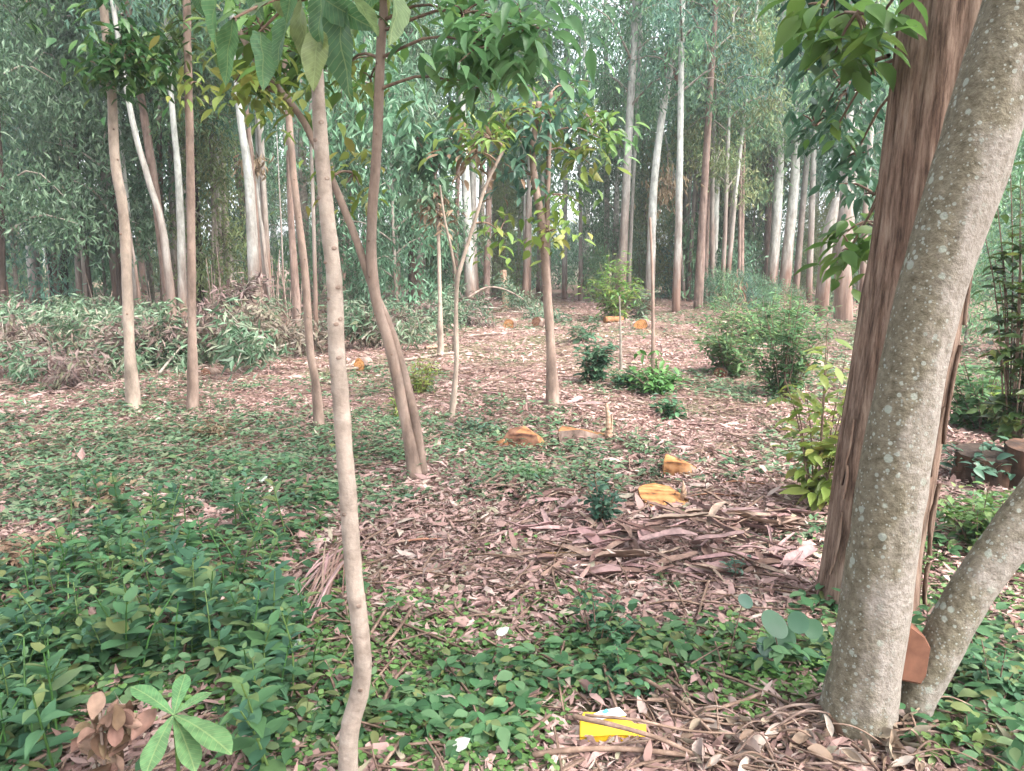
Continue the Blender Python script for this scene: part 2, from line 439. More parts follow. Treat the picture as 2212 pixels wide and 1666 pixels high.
def flat_mat(name, c, rough=.6, spec=.3, noise=.12):
    m, nt, N, L, out = mat_new(name)
    tc = N.new('ShaderNodeTexCoord'); n = N.new('ShaderNodeTexNoise'); n.inputs['Scale'].default_value = 25; n.inputs['Detail'].default_value = 5
    L.new(tc.outputs['Object'], n.inputs['Vector'])
    r = ramp(N, [(.3, tuple(x * (1 - noise) for x in c)), (.7, tuple(min(1, x * (1 + noise)) for x in c))]); L.new(n.outputs['Fac'], r.inputs['Fac'])
    p = N.new('ShaderNodeBsdfPrincipled'); p.inputs['Roughness'].default_value = rough; p.inputs['Specular IOR Level'].default_value = spec
    L.new(r.outputs['Color'], p.inputs['Base Color']); L.new(p.outputs[0], out.inputs['Surface'])
    return m
M['yellow'] = flat_mat('yellow_card', (.58, .35, .01), .5, .35, .18)
M['white'] = flat_mat('white_card', (.55, .545, .53), .6, .3, .05)
M['teal'] = flat_mat('teal_print', (.08, .42, .42), .5, .3, .05)
M['brick'] = flat_mat('reddish_brick', (.13, .06, .038), .85, .15, .25)
M['scrap'] = flat_mat('pale_scrap', (.34, .37, .32), .6, .3, .15)

# ground
m, nt, N, L, out = mat_new('forest_floor')
tc = N.new('ShaderNodeTexCoord')
n1 = N.new('ShaderNodeTexNoise'); n1.inputs['Scale'].default_value = .55; n1.inputs['Detail'].default_value = 5
n2 = N.new('ShaderNodeTexNoise'); n2.inputs['Scale'].default_value = 28; n2.inputs['Detail'].default_value = 6; n2.inputs['Roughness'].default_value = .7
L.new(tc.outputs['Object'], n1.inputs['Vector']); L.new(tc.outputs['Object'], n2.inputs['Vector'])
r2 = ramp(N, [(.3, (.08, .05, .039)), (.5, (.15, .094, .075)), (.7, (.22, .145, .118))]); L.new(n2.outputs['Fac'], r2.inputs['Fac'])
r3 = ramp(N, [(.3, (.04, .045, .02)), (.5, (.09, .085, .045)), (.7, (.17, .14, .085))]); L.new(n2.outputs['Fac'], r3.inputs['Fac'])
mx = N.new('ShaderNodeMix'); mx.data_type = 'RGBA'
mr = N.new('ShaderNodeMapRange'); mr.inputs['From Min'].default_value = .45; mr.inputs['From Max'].default_value = .62
L.new(n1.outputs['Fac'], mr.inputs['Value']); L.new(mr.outputs['Result'], mx.inputs['Factor'])
L.new(r2.outputs['Color'], mx.inputs['A']); L.new(r3.outputs['Color'], mx.inputs['B'])
bp = N.new('ShaderNodeBump'); bp.inputs['Strength'].default_value = .8; bp.inputs['Distance'].default_value = .03
L.new(n2.outputs['Fac'], bp.inputs['Height'])
p = N.new('ShaderNodeBsdfPrincipled'); p.inputs['Roughness'].default_value = .9; p.inputs['Specular IOR Level'].default_value = .15
L.new(mx.outputs['Result'], p.inputs['Base Color']); L.new(bp.outputs['Normal'], p.inputs['Normal'])
L.new(p.outputs[0], out.inputs['Surface'])
M['ground'] = m

# big stringy trunk
m, nt, N, L, out = mat_new('stringy_bark')
tc = N.new('ShaderNodeTexCoord')
mp = N.new('ShaderNodeMapping'); mp.inputs['Scale'].default_value = (1, 1, .085); mp.inputs['Rotation'].default_value = (0, R(-8), 0)
L.new(tc.outputs['Object'], mp.inputs['Vector'])
n1 = N.new('ShaderNodeTexNoise'); n1.inputs['Scale'].default_value = 44; n1.inputs['Detail'].default_value = 10; n1.inputs['Roughness'].default_value = .74
L.new(mp.outputs['Vector'], n1.inputs['Vector'])
n2 = N.new('ShaderNodeTexNoise'); n2.inputs['Scale'].default_value = 3.2; n2.inputs['Detail'].default_value = 5
L.new(tc.outputs['Object'], n2.inputs['Vector'])
r1 = ramp(N, [(.36, (.04, .025, .018)), (.46, (.115, .074, .054)), (.55, (.19, .13, .098)), (.66, (.27, .20, .155))]); L.new(n1.outputs['Fac'], r1.inputs['Fac'])
r2 = ramp(N, [(.36, (.038, .022, .016)), (.5, (.13, .08, .058)), (.66, (.22, .148, .11))]); L.new(n1.outputs['Fac'], r2.inputs['Fac'])
mx = N.new('ShaderNodeMix'); mx.data_type = 'RGBA'
mr = N.new('ShaderNodeMapRange'); mr.inputs['From Min'].default_value = .5; mr.inputs['From Max'].default_value = .65
L.new(n2.outputs['Fac'], mr.inputs['Value']); L.new(mr.outputs['Result'], mx.inputs['Factor'])
L.new(r1.outputs['Color'], mx.inputs['A']); L.new(r2.outputs['Color'], mx.inputs['B'])
bp = N.new('ShaderNodeBump'); bp.inputs['Strength'].default_value = .8; bp.inputs['Distance'].default_value = .012
L.new(n1.outputs['Fac'], bp.inputs['Height'])
p = N.new('ShaderNodeBsdfPrincipled'); p.inputs['Roughness'].default_value = .9; p.inputs['Specular IOR Level'].default_value = .15
L.new(mx.outputs['Result'], p.inputs['Base Color']); L.new(bp.outputs['Normal'], p.inputs['Normal'])
L.new(p.outputs[0], out.inputs['Surface'])
M['stringy'] = m

# lichen trunk
m, nt, N, L, out = mat_new('lichen_bark')
tc = N.new('ShaderNodeTexCoord')
def tex(kind, scale, **kw):
    t = N.new(kind); t.inputs['Scale'].default_value = scale
    for k_, v_ in kw.items():
        t.inputs[k_].default_value = v_
    L.new(tc.outputs['Object'], t.inputs['Vector'])
    return t
nA = tex('ShaderNodeTexNoise', 3.0, Detail=5)
nB = tex('ShaderNodeTexNoise', 45, Detail=5, Roughness=.7)
nC = tex('ShaderNodeTexNoise', 9, Detail=6, Roughness=.65)
base = ramp(N, [(.3, (.14, .118, .096)), (.5, (.205, .178, .152)), (.7, (.26, .235, .207))]); L.new(nB.outputs['Fac'], base.inputs['Fac'])
moss_shade = ramp(N, [(.3, (.065, .054, .034)), (.5, (.12, .102, .07)), (.7, (.175, .152, .11))]); L.new(nB.outputs['Fac'], moss_shade.inputs['Fac'])
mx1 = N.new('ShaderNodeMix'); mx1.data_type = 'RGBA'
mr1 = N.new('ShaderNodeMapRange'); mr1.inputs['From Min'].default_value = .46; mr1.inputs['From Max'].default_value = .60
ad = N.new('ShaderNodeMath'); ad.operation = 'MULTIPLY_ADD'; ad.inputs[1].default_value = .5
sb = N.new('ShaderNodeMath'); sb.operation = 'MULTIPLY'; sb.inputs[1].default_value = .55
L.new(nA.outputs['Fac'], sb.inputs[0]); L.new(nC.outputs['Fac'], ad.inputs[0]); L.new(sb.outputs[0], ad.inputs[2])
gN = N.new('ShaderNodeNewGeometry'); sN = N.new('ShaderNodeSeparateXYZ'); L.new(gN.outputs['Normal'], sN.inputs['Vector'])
sd = N.new('ShaderNodeMath'); sd.operation = 'MULTIPLY_ADD'; sd.inputs[1].default_value = -.16; L.new(sN.outputs['X'], sd.inputs[0]); L.new(ad.outputs[0], sd.inputs[2])  # more moss on the left, also painting in that side's shade
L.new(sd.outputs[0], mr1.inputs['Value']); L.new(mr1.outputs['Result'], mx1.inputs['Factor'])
L.new(base.outputs['Color'], mx1.inputs['A']); L.new(moss_shade.outputs['Color'], mx1.inputs['B'])
def spots(scale, thr, keep, prev, colr):
    vv = tex('ShaderNodeTexVoronoi', scale, Randomness=1.0)
    wob = N.new('ShaderNodeMath'); wob.operation = 'MULTIPLY_ADD'; wob.inputs[1].default_value = .35
    L.new(nC.outputs['Fac'], wob.inputs[0]); L.new(vv.outputs['Distance'], wob.inputs[2])
    lt = N.new('ShaderNodeMapRange'); lt.inputs['From Min'].default_value = thr + .175; lt.inputs['From Max'].default_value = thr + .115
    L.new(wob.outputs[0], lt.inputs['Value'])
    sp = N.new('ShaderNodeSeparateColor'); L.new(vv.outputs['Color'], sp.inputs['Color'])
    gt = N.new('ShaderNodeMath'); gt.operation = 'GREATER_THAN'; gt.inputs[1].default_value = keep; L.new(sp.outputs['Red'], gt.inputs[0])
    ml = N.new('ShaderNodeMath'); ml.operation = 'MULTIPLY'; L.new(lt.outputs['Result'], ml.inputs[0]); L.new(gt.outputs[0], ml.inputs[1])
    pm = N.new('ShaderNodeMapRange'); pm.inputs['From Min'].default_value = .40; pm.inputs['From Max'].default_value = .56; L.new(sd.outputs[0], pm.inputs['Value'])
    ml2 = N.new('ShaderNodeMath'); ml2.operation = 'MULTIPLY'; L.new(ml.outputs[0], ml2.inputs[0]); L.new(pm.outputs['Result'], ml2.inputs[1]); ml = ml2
    x = N.new('ShaderNodeMix'); x.data_type = 'RGBA'
    L.new(ml.outputs[0], x.inputs['Factor']); L.new(prev, x.inputs['A']); x.inputs['B'].default_value = (*colr, 1)
    return x.outputs['Result']
c_ = spots(20, .26, .74, mx1.outputs['Result'], (.225, .24, .20))
c_ = spots(42, .27, .55, c_, (.23, .24, .205))
c_ = spots(90, .30, .5, c_, (.22, .225, .195))
bp = N.new('ShaderNodeBump'); bp.inputs['Strength'].default_value = .8; bp.inputs['Distance'].default_value = .014
L.new(nB.outputs['Fac'], bp.inputs['Height'])
p = N.new('ShaderNodeBsdfPrincipled'); p.inputs['Roughness'].default_value = .8; p.inputs['Specular IOR Level'].default_value = .25
L.new(c_, p.inputs['Base Color']); L.new(bp.outputs['Normal'], p.inputs['Normal'])
L.new(p.outputs[0], out.inputs['Surface'])
M['lichen'] = m

# ------------------------------------------------------------------ ground sheet
xs = np.concatenate([np.linspace(-300, -45, 14), np.linspace(-40, -8, 33), np.linspace(-7.8, 7.8, 105), np.linspace(8, 40, 33), np.linspace(45, 300, 14)])
ys = np.concatenate([np.linspace(-300, -12, 14), np.linspace(-10, 0, 12), np.linspace(.2, 14, 92), np.linspace(14.5, 60, 70), np.linspace(65, 320, 14)])
X, Y = np.meshgrid(xs, ys)
mb = MB()
nx, ny = len(xs), len(ys)
i = np.arange(ny - 1)[:, None] * nx; j = np.arange(nx - 1)[None]
mb.add(np.stack([X, Y, gh(X, Y)], -1).reshape(-1, 3), [np.stack([i + j, i + j + 1, i + nx + j + 1, i + nx + j], -1).reshape(-1, 4)])
g = link('ground', mb.mesh('ground', M['ground']))
g['kind'] = 'structure'

# ------------------------------------------------------------------ green cover map in plan (blobs on the ground, metres)
def blob(x, y, u, v, rx, ry, a):
    c = ground(u, v)
    return a * np.exp(-(((x - c[0]) / rx) ** 2 + ((y - c[1]) / ry) ** 2))
def green_map(x, y, which=0):
    """how much living cover stands at a place: 0 all, 1 leafy herbs, 2 small creeping leaves, 3 pale seedlings"""
    herbs = [(200, 1480, 1.0, .8, 1.2), (330, 1240, .9, .5, .9), (560, 1150, .4, .35, .45), (470, 1020, 1.0, .45, .6), (150, 1050, .8, .4, .45),
             (2150, 1500, .5, .8, 1.1), (2150, 1150, .7, .9, .9), (2120, 830, 1.5, 1.6, .8), (1600, 1440, .35, .3, .3), (1350, 1440, .35, .3, .3), (800, 1000, .6, .5, .45), (880, 1640, .5, .3, .45), (1100, 1560, .6, .35, .4), (1480, 1450, .5, .3, .42), (650, 1080, .5, .4, .5), (1250, 1470, .4, .3, .35), (1700, 850, .8, .8, .5)]
    creep = [(300, 1450, 1.2, 1.0, .6), (1000, 1420, .8, .5, .75), (1150, 1560, .8, .5, .6), (1600, 1440, .5, .4, .7), (1900, 1500, .9, .5, .6), (850, 1600, .5, .5, .7), (2150, 1300, .6, 1.0, .8), (700, 1180, .8, .5, .35), (1330, 1000, .8, .5, .35)]
    seed = [(300, 1065, 1.6, .5, .6), (620, 960, 1.0, .7, .5), (950, 960, 1.2, .6, .3), (1150, 1040, .8, .4, .3), (60, 1180, .8, .4, .3), (200, 920, 2.4, 1.1, .75), (500, 950, 2.0, 1.0, .75), (700, 840, 1.5, 1.0, .4), (1620, 700, 4, 3.0, .55), (960, 690, 4, 2.5, .45), (1440, 840, 1.1, .9, .6), (860, 820, .9, 1.0, .5), (1330, 950, 1.2, .7, .35), (1720, 1000, .5, .6, .4), (2120, 800, 2.5, 2.5, .9), (2150, 700, 4, 4, .7), (1700, 830, 1.2, 1.2, .6), (150, 830, 1.5, .8, .4)]
    g_ = (.24 if which == 3 else .03) + 0 * x
    for k, bl in ((1, herbs), (2, creep), (3, seed)):
        if which in (0, k):
            for b in bl:
                g_ = g_ + blob(x, y, *b) * (.55 if which == 0 else 1)
    return g_
def sample_floor(n, ymin, ymax, power, spread=.82):
    a, b = ymin ** (1 - power), ymax ** (1 - power)
    y = (a + (b - a) * rng.random(n)) ** (1 / (1 - power))
    x = (rng.random(n) * 2 - 1) * (y * spread + .6)
    return x, y

# ------------------------------------------------------------------ leaf litter (uncountable)
n = 420000
x, y = sample_floor(n, 1.4, 34, 1.35)
gm = green_map(x, y)
pat = vnoise(x * 1.1, y * 1.1, 3)
keep = rng.random(n) < np.clip(1.0 - .75 * gm + 1.0 * (pat - .5), .15, 1)
x, y = x[keep], y[keep]; n = len(x)
dist = np.hypot(x, y)
Lf = np.where(rng.random(n) < .12, rng.uniform(.07, .12, n), rng.uniform(.02, .06, n)) * np.clip(.85 + dist / 20, 1, 1.9)
Wf = Lf * rng.choice([.16, .22, .3, .5], n, p=[.35, .3, .22, .13])
D = rdir(n, 0, .12); Nn = rdir(n, 2.2, .6)
P = np.stack([x, y, gh(x, y) + .006 + rng.random(n) ** 2 * .035], -1)
mb = MB(); near = dist < 6
leaves(mb, P[near], D[near], Nn[near], Lf[near], Wf[near], T_SICKLE, rng.uniform(-1.5, 2.5, near.sum()))
leaves(mb, P[~near], D[~near], Nn[~near], Lf[~near], Wf[~near], T_FAR, rng.uniform(-1.5, 2.5, (~near).sum()))
# broader dead leaves close by
n = 1500
x, y = sample_floor(n, 1.4, 8, 1.6)
D = rdir(n, 0.05, .2); Nn = rdir(n, 1.2, .7)
leaves(mb, np.stack([x, y, gh(x, y) + .012 + rng.random(n) * .03], -1), D, Nn, rng.uniform(.035, .085, n), rng.uniform(.02, .045, n), T_MID, rng.uniform(-2, 3, n))
o = link('leaf_litter', mb.mesh('leaf_litter', M['litter'], False)); o['kind'] = 'stuff'
tag(o, 'pinkish brown dry leaf litter covering the clearing floor', 'leaf litter')

# fine twigs in the litter (uncountable)
mb = MB(); n = 2600
x, y = sample_floor(n, 1.5, 20, 1.3)
for k in range(n):
    a = rng.uniform(0, math.pi); l = rng.uniform(.08, .4) * (1 + y[k] / 20); h = float(gh(x[k], y[k])) + .02
    d = np.array([math.cos(a), math.sin(a), 0]) * l
    q = np.array([x[k], y[k], h + rng.uniform(0, .03)])
    tube(mb, [q - d / 2, q + rng.normal(size=3) * .012, q + d / 2 + [0, 0, rng.uniform(-.01, .03)]], rng.uniform(.0025, .006) * (1 + y[k] / 18), 3, 4, cap=False)
o = link('fine_twigs', mb.mesh('fine_twigs', M['twig'])); o['kind'] = 'stuff'
tag(o, 'thin fallen twigs scattered through the leaf litter', 'twigs')

# ------------------------------------------------------------------ low green cover (uncountable)
def cover(nplants, ymin, ymax, power, T, Ls, Hs, nl, mat, name, label, thr, seed, round_=.7, which=0):
    x, y = sample_floor(nplants, ymin, ymax, power)
    gm = green_map(x, y, which) + .55 * (vnoise(x * 1.7 + 5, y * 1.7, seed) - .5) + .5 * (vnoise(x * 4.7 + 5, y * 4.7, seed + 1) - .5)
    for (cu, cv_, cr, ca) in ((756, 1730, .20, 1.5), (1322, 1585, .24, 1.5), (1640, 1640, .45, .8), (375, 1640, .22, 1.0), (230, 1640, .18, 1.0)):
        cc_ = ground(cu, cv_); gm = gm - ca * np.exp(-(((x - cc_[0]) ** 2 + (y - cc_[1]) ** 2) / cr ** 2))
    keep = gm > thr + .35 * rng.random(nplants)
    x, y = x[keep], y[keep]
    k = len(x)
    idx = np.repeat(np.arange(k), nl)
    n = len(idx)
    az = rng.random(n) * 2 * math.pi
    hgt = rng.uniform(.4, 1, k) * rng.uniform(Hs[0], Hs[1], k)
    zz = hgt[idx] * rng.random(n) ** .6
    rad = rng.uniform(.0, .07, n) * (hgt[idx] / Hs[1] + .5) + .01
    cx, cy = x[idx] + np.cos(az) * rad, y[idx] + np.sin(az) * rad
    P = np.stack([cx, cy, gh(cx, cy) + .01 + zz], -1)
    D = np.stack([np.cos(az), np.sin(az), rng.uniform(-.35, .45, n)], -1)
    Nn = np.stack([rng.normal(0, .3, n), rng.normal(0, .3, n), np.ones(n)], -1)
    far = np.clip(.9 + np.hypot(cx, cy) / 30, 1, 1.6)
    Lf = rng.uniform(Ls[0], Ls[1], n) * far
    mb = MB()
    leaves(mb, P, D, Nn, Lf, Lf * rng.uniform(round_ * .8, round_ * 1.15, n), T, rng.uniform(.3, 1.6, n))
    o = link(name, mb.mesh(name, mat, True)); o['kind'] = 'stuff'
    tag(o, label, 'ground cover')
cover(9000, 1.4, 6.5, 1.5, T_MID, (.018, .034), (.02, .07), 9, M['herb_yel'], 'creeping_cover', 'tiny bright green creeping leaves carpeting the near floor', .34, 5, .85, 2)
cover(7000, 1.4, 30, 1.25, T_MID, (.04, .075), (.04, .16), 8, M['herb'], 'herb_cover', 'low blue-green herbs carpeting the floor in patches', .42, 9, .62, 1)
cover(19000, 2.9, 32, 1.25, T_FAR, (.035, .075), (.02, .12), 8, M['seedling'], 'seedling_cover', 'pale green seedlings spread over the far side of the clearing', .40, 15, .42, 3)

# ------------------------------------------------------------------ eucalyptus crowns and stems
def euc_crown(H, z0, Rr, nb, per, nl, mat, stem_lean=.3, clump=.28, L=(.15, .27), taper=.75):
    """returns (foliage mesh, branch mesh) for a tree standing at the origin"""
    mb, tb = MB(), MB()
    for b in range(nb):
        f = (b + rng.random()) / nb
        z = z0 + (H - z0) * f
        az = b * 2.4 + rng.normal() * .5
        rl = Rr * (1 - taper * f ** 1.3) * rng.uniform(.55, 1.1)
        out = np.array([math.cos(az), math.sin(az), 0])
        p0 = np.array([0, 0, z]); p1 = p0 + out * rl * .5 + [0, 0, rl * .35]; p2 = p0 + out * rl + [0, 0, rl * rng.uniform(-.1, .5)]
        C = tube(tb, [p0, p1, p2], [.012 + .014 * rl, .006], 5, 6, cap=False)
        for c in range(per):
            t = rng.uniform(.25, 1.05)
            q = p0 * (1 - t) ** 2 + 2 * p1 * t * (1 - t) + p2 * t * t + rng.normal(size=3) * [.22, .22, .18]
            m_ = int(nl * rng.uniform(.6, 1.4))
            off = rng.normal(size=(m_, 3)) * [clump, clump, clump * 1.1]
            off[:, 2] -= .25 * rng.random(m_)
            d = rng.normal(size=(m_, 3)) * [.55, .55, .35]; d[:, 2] -= .75
            Ln = rng.uniform(L[0], L[1], m_)
            leaves(mb, q + off, d, rng.normal(size=(m_, 3)), Ln, Ln * rng.uniform(.22, .34, m_), T_FAR, rng.uniform(.3, 1.6, m_))
    return mb.mesh('eucalyptus_foliage', mat, False), tb.mesh('eucalyptus_branches', M['branch'])

CR_HIGH = [euc_crown(16, 5.5, 2.2, 18, 4, 60, M[k], L=l_) for k, l_ in (('euc', (.14, .24)), ('euc_light', (.16, .28)), ('euc', (.11, .2)))]
CR_MID = [euc_crown(12.5, 3.4, 1.9, 20, 6, 62, M[k], L=l_) for k, l_ in (('euc', (.15, .26)), ('euc_olive', (.13, .22)), ('euc_light', (.17, .3)))]
CR_LOW = [euc_crown(6.5, .4, 1.4, 17, 5, 60, M[k], L=(.13, .23)) for k in ('euc', 'euc_light', 'euc_olive')]
CR_BUSH = [euc_crown(2.2, .15, .9, 9, 4, 34, M[k], clump=.2, L=(.13, .24), taper=.5) for k in ('euc', 'euc_light')]
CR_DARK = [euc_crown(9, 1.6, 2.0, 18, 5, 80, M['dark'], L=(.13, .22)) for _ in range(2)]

def stem_mesh(P, rad, mat, sides=12, n=26, seed=0):
    mb = MB()
    def disp(th, s):
        return rad[0] * .10 * (vnoise(th * 6 / (2 * math.pi), s * 2.5 + seed, seed + 40, 6) - .5)
    tube(mb, P, rad, sides, n, disp)
    return mb.mesh('trunk', mat)

def lean_rot(d):
    """euler taking +Z to direction d"""
    d = d / np.linalg.norm(d)
    ax = math.atan2(-d[1], math.hypot(d[0], d[2]))
    ay = math.atan2(d[0], d[2])
    return (ax, ay, 0)

def far_tree(pts, w0, w1, bark, crown, label, cat='tree', name='eucalyptus_tree', top=15.0, group=None, cs=1.0, Ydist=None):
    """pts: outline points from foot to the frame's top; w0, w1: stem widths there"""
    b = ground(*pts[0])
    Yb = Ydist or b[1]
    if Ydist:
        b = at(pts[0][0], pts[0][1], Yb); b[2] = float(gh(b[0], b[1]))
    P = [np.array(b)] + [at(u, v, Yb) for u, v in pts[1:]]
    d = P[-1] - P[0]
    dd = d / d[2]
    tip = P[-1] + (dd * .6 + np.array([0, 0, .4])) * max(top - P[-1][2], .5)
    mid = (P[-1] + tip) / 2
    P += [mid, tip]
    P = np.array(P) - b
    P[0][2] -= .15
    r0 = w0 / FPX * Yb / 2; r1 = w1 / FPX * Yb / 2
    k = len(pts)
    rad = [r0 * 1.15] + [r0 + (r1 - r0) * q / (k - 1) for q in range(1, k)] + [r1 * .65, r1 * .15]
    root = thing(name, label, cat, b, group)
    link('trunk', stem_mesh(P, rad, bark, 12, 8 * len(P), int(pts[0][0])), root)
    if crown:
        dirn = P[-1] / np.linalg.norm(P[-1])
        for nm, me in zip(('crown', 'branches'), crown):
            o = link(nm, me, root)
            o.rotation_euler = lean_rot(dirn)
            o.rotation_euler[2] = 0
            o.scale = (cs, cs, cs)
    return root

E, EW, RB, DB = M['euc_bark'], M['euc_bark_white'], M['red_bark'], M['dark_bark']
H = CR_HIGH
far_tree([(378, 715), (351, 492), (319, 383), (273, 191)], 17, 11, E, H[0], 'grey far eucalyptus leaning left between the two young tan trees')
far_tree([(396, 703), (387, 410), (367, 169)], 18, 11, EW, H[1], 'straight pale far eucalyptus just left of the right-hand young tan tree')
far_tree([(310, 716), (296, 600), (280, 500), (255, 330)], 7, 5, E, None, 'thin pale pole-like tree just right of the leftmost young tan tree', top=8)
far_tree([(553, 711), (542, 456), (533, 346), (515, 205)], 24, 15, EW, H[2], 'thick far eucalyptus with white upper stem and dark brown foot')
far_tree([(566, 706), (552, 480), (540, 330), (533, 240)], 16, 9, RB, None, 'red-brown stem standing close behind the thick white-topped eucalyptus', top=9)
far_tree([(600, 700), (583, 640), (566, 500), (553, 400)], 11, 7, E, H[0], 'slim pale far tree leaning left, right of the thick white-topped eucalyptus')
far_tree([(643, 712), (634, 560), (627, 437), (622, 250)], 18, 11, RB, H[1], 'red-brown far eucalyptus half hidden by the brown young tree')
far_tree([(684, 760), (678, 500), (672, 300), (668, 100)], 9, 6, E, CR_MID[0], 'thin greenish pole tree just left of the near knotted sapling', top=9)
far_tree([(618, 706), (612, 600), (607, 480)], 5, 3, E, None, 'very thin green stem between the brown foot and red-brown trunks', top=6)
far_tree([(1018, 668), (1010, 480), (1002, 300), (993, 100)], 24, 11, EW, H[2], 'tall eucalyptus with white stem above a dark red-brown foot', cs=1.05)
far_tree([(1031, 655), (1022, 480), (1013, 300), (1008, 170)], 10, 8, E, H[0], 'slim grey eucalyptus right beside the white-stemmed red-footed one')
far_tree([(1219, 648), (1220, 500), (1222, 319), (1226, 27)], 11, 9, EW, H[1], 'narrow bright white eucalyptus stem behind the broad-leaved young tree')
far_tree([(1254, 650), (1254, 480), (1252, 300)], 9, 7, E, None, 'slim grey pole tree right of the narrow white eucalyptus', top=11)
far_tree([(1310, 650), (1311, 400), (1310, 200), (1308, 0)], 11, 9, E, H[2], 'grey-brown straight eucalyptus left of the dark gap in the stand')
far_tree([(1338, 672), (1345, 580), (1357, 319), (1374, 0)], 19, 15, E, H[0], 'stout grey eucalyptus in the dark middle of the far stand')
far_tree([(1358, 655), (1364, 480), (1385, 45)], 8, 7, E, None, 'thin grey stem tight behind the stout grey eucalyptus', top=13)
far_tree([(1403, 672), (1412, 410), (1435, 219), (1470, 40)], 19, 11, EW, H[1], 'pale eucalyptus leaning right with a red-brown foot, crossing the white one')
far_tree([(1460, 672), (1466, 480), (1469, 319), (1474, 0)], 17, 12, EW, H[2], 'brightest straight white eucalyptus in the middle right of the stand')
far_tree([(1478, 650), (1474, 580), (1457, 387), (1428, 264)], 8, 4, EW, None, 'thin crooked white stem leaning against the brightest white eucalyptus', top=7)
far_tree([(1508, 667), (1517, 480), (1528, 296), (1545, 20)], 19, 12, RB, H[0], 'pinkish brown eucalyptus right of the brightest white one')
far_tree([(1522, 660), (1528, 480), (1536, 330)], 11, 8, RB, None, 'second pinkish brown stem touching the pinkish brown eucalyptus', top=10)
far_tree([(1558, 665), (1566, 500), (1572, 320)], 10, 8, E, CR_MID[1], 'slim tan eucalyptus whose hanging pale foliage fills the right middle', top=12)
far_tree([(1602, 655), (1603, 520), (1605, 400)], 10, 8, RB, None, 'short brown trunk under the pale hanging foliage', top=8)
far_tree([(1655, 650), (1660, 480), (1664, 300), (1672, 150)], 13, 11, RB, H[1], 'pinkish trunk left of the pair of greenish white eucalypts')
far_tree([(1690, 655), (1706, 500), (1717, 387), (1722, 237), (1747, 40)], 24, 15, EW, H[2], 'greenish white eucalyptus with a kink, left of the leafy right edge')
far_tree([(1717, 650), (1738, 400), (1752, 270), (1772, 60)], 13, 10, E, H[0], 'slimmer yellowish twin beside the kinked greenish white eucalyptus')
far_tree([(1773, 690), (1786, 524), (1806, 440), (1823, 378)], 27, 18, EW, H[1], 'thick tan eucalyptus with a peeled white upper stem near the big trunks')
far_tree([(1822, 695), (1822, 560), (1830, 400)], 36, 28, E, H[2], 'broad grey-pink trunk partly hidden behind the leaning big trunks')
far_tree([(1862, 690), (1868, 500), (1880, 300)], 13, 11, E, None, 'pale trunk sliver just left of the leaning stringy trunk', top=10)
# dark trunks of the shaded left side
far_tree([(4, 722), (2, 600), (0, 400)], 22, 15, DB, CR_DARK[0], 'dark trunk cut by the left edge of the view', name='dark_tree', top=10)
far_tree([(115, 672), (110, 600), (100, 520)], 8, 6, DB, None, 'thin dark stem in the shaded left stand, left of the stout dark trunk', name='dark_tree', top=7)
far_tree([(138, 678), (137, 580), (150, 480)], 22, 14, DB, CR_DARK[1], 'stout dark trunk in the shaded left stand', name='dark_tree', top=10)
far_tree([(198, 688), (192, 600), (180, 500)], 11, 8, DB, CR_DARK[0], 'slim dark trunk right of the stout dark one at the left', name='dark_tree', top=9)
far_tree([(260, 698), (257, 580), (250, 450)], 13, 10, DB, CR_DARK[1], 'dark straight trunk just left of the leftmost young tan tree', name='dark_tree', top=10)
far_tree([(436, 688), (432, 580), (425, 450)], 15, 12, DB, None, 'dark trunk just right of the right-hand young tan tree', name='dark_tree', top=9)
far_tree([(893, 682), (890, 560), (886, 450)], 20, 14, DB, CR_DARK[0], 'short dark trunk behind the double-stemmed young tree', name='dark_tree', top=9)
far_tree([(862, 692), (852, 560), (846, 400)], 9, 6, E, CR_LOW[0], 'crooked thin pale tree beside the short dark trunk', top=7)

# low leafy trees at the stand's edge, one by one
edge = [(40, 690, 'LOW', 0), (230, 680, 'LOW', 1), (470, 690, 'LOW', 2), (500, 678, 'MID', 0), (90, 660, 'MID', 1), (330, 668, 'MID', 2), (760, 672, 'LOW', 0), (730, 660, 'MID', 1),
        (860, 655, 'MID', 0), (940, 650, 'LOW', 1), (1090, 650, 'LOW', 2), (1140, 640, 'MID', 2), (1280, 635, 'LOW', 0), (1570, 652, 'MID', 2),
        (1620, 645, 'LOW', 1), (1650, 645, 'MID', 1),  (1800, 650, 'MID', 0), (1850, 648, 'LOW', 1), (2000, 650, 'MID', 1), (2130, 650, 'LOW', 0), (2190, 640, 'MID', 2), (-60, 680, 'MID', 0), (2290, 650, 'MID', 1)]
tab = {'LOW': CR_LOW, 'MID': CR_MID, 'HIGH': CR_HIGH, 'DARK': CR_DARK}
STEMS = {}
def shared_stem(kind, mat):
    k = (kind, mat.name)
    if k not in STEMS:
        Hh, r = {'LOW': (6.3, .045), 'MID': (12.3, .10), 'HIGH': (16, .17), 'DARK': (9, .14), 'BUSH': (1.9, .02)}[kind]
        q = rng.normal(size=(4, 2)) * .12
        P = [[0, 0, -.1], [q[0, 0] * .4, q[0, 1] * .4, Hh * .3], [q[1, 0], q[1, 1], Hh * .65], [0, 0, Hh]]
        STEMS[k] = stem_mesh(P, [r * 1.25, r, r * .6, r * .1], mat, 9, 18, len(STEMS))
    return STEMS[k]
def leafy(kind, i, loc, rz, s, label, group, mat=None, name='leafy_tree', cat='tree'):
    root = thing(name, label, cat, loc, group, rz)
    root.scale = (s, s, s)
    link('trunk', shared_stem(kind, mat or M['branch']), root)
    link('crown', tab[kind][i][0], root); link('branches', tab[kind][i][1], root)
    return root
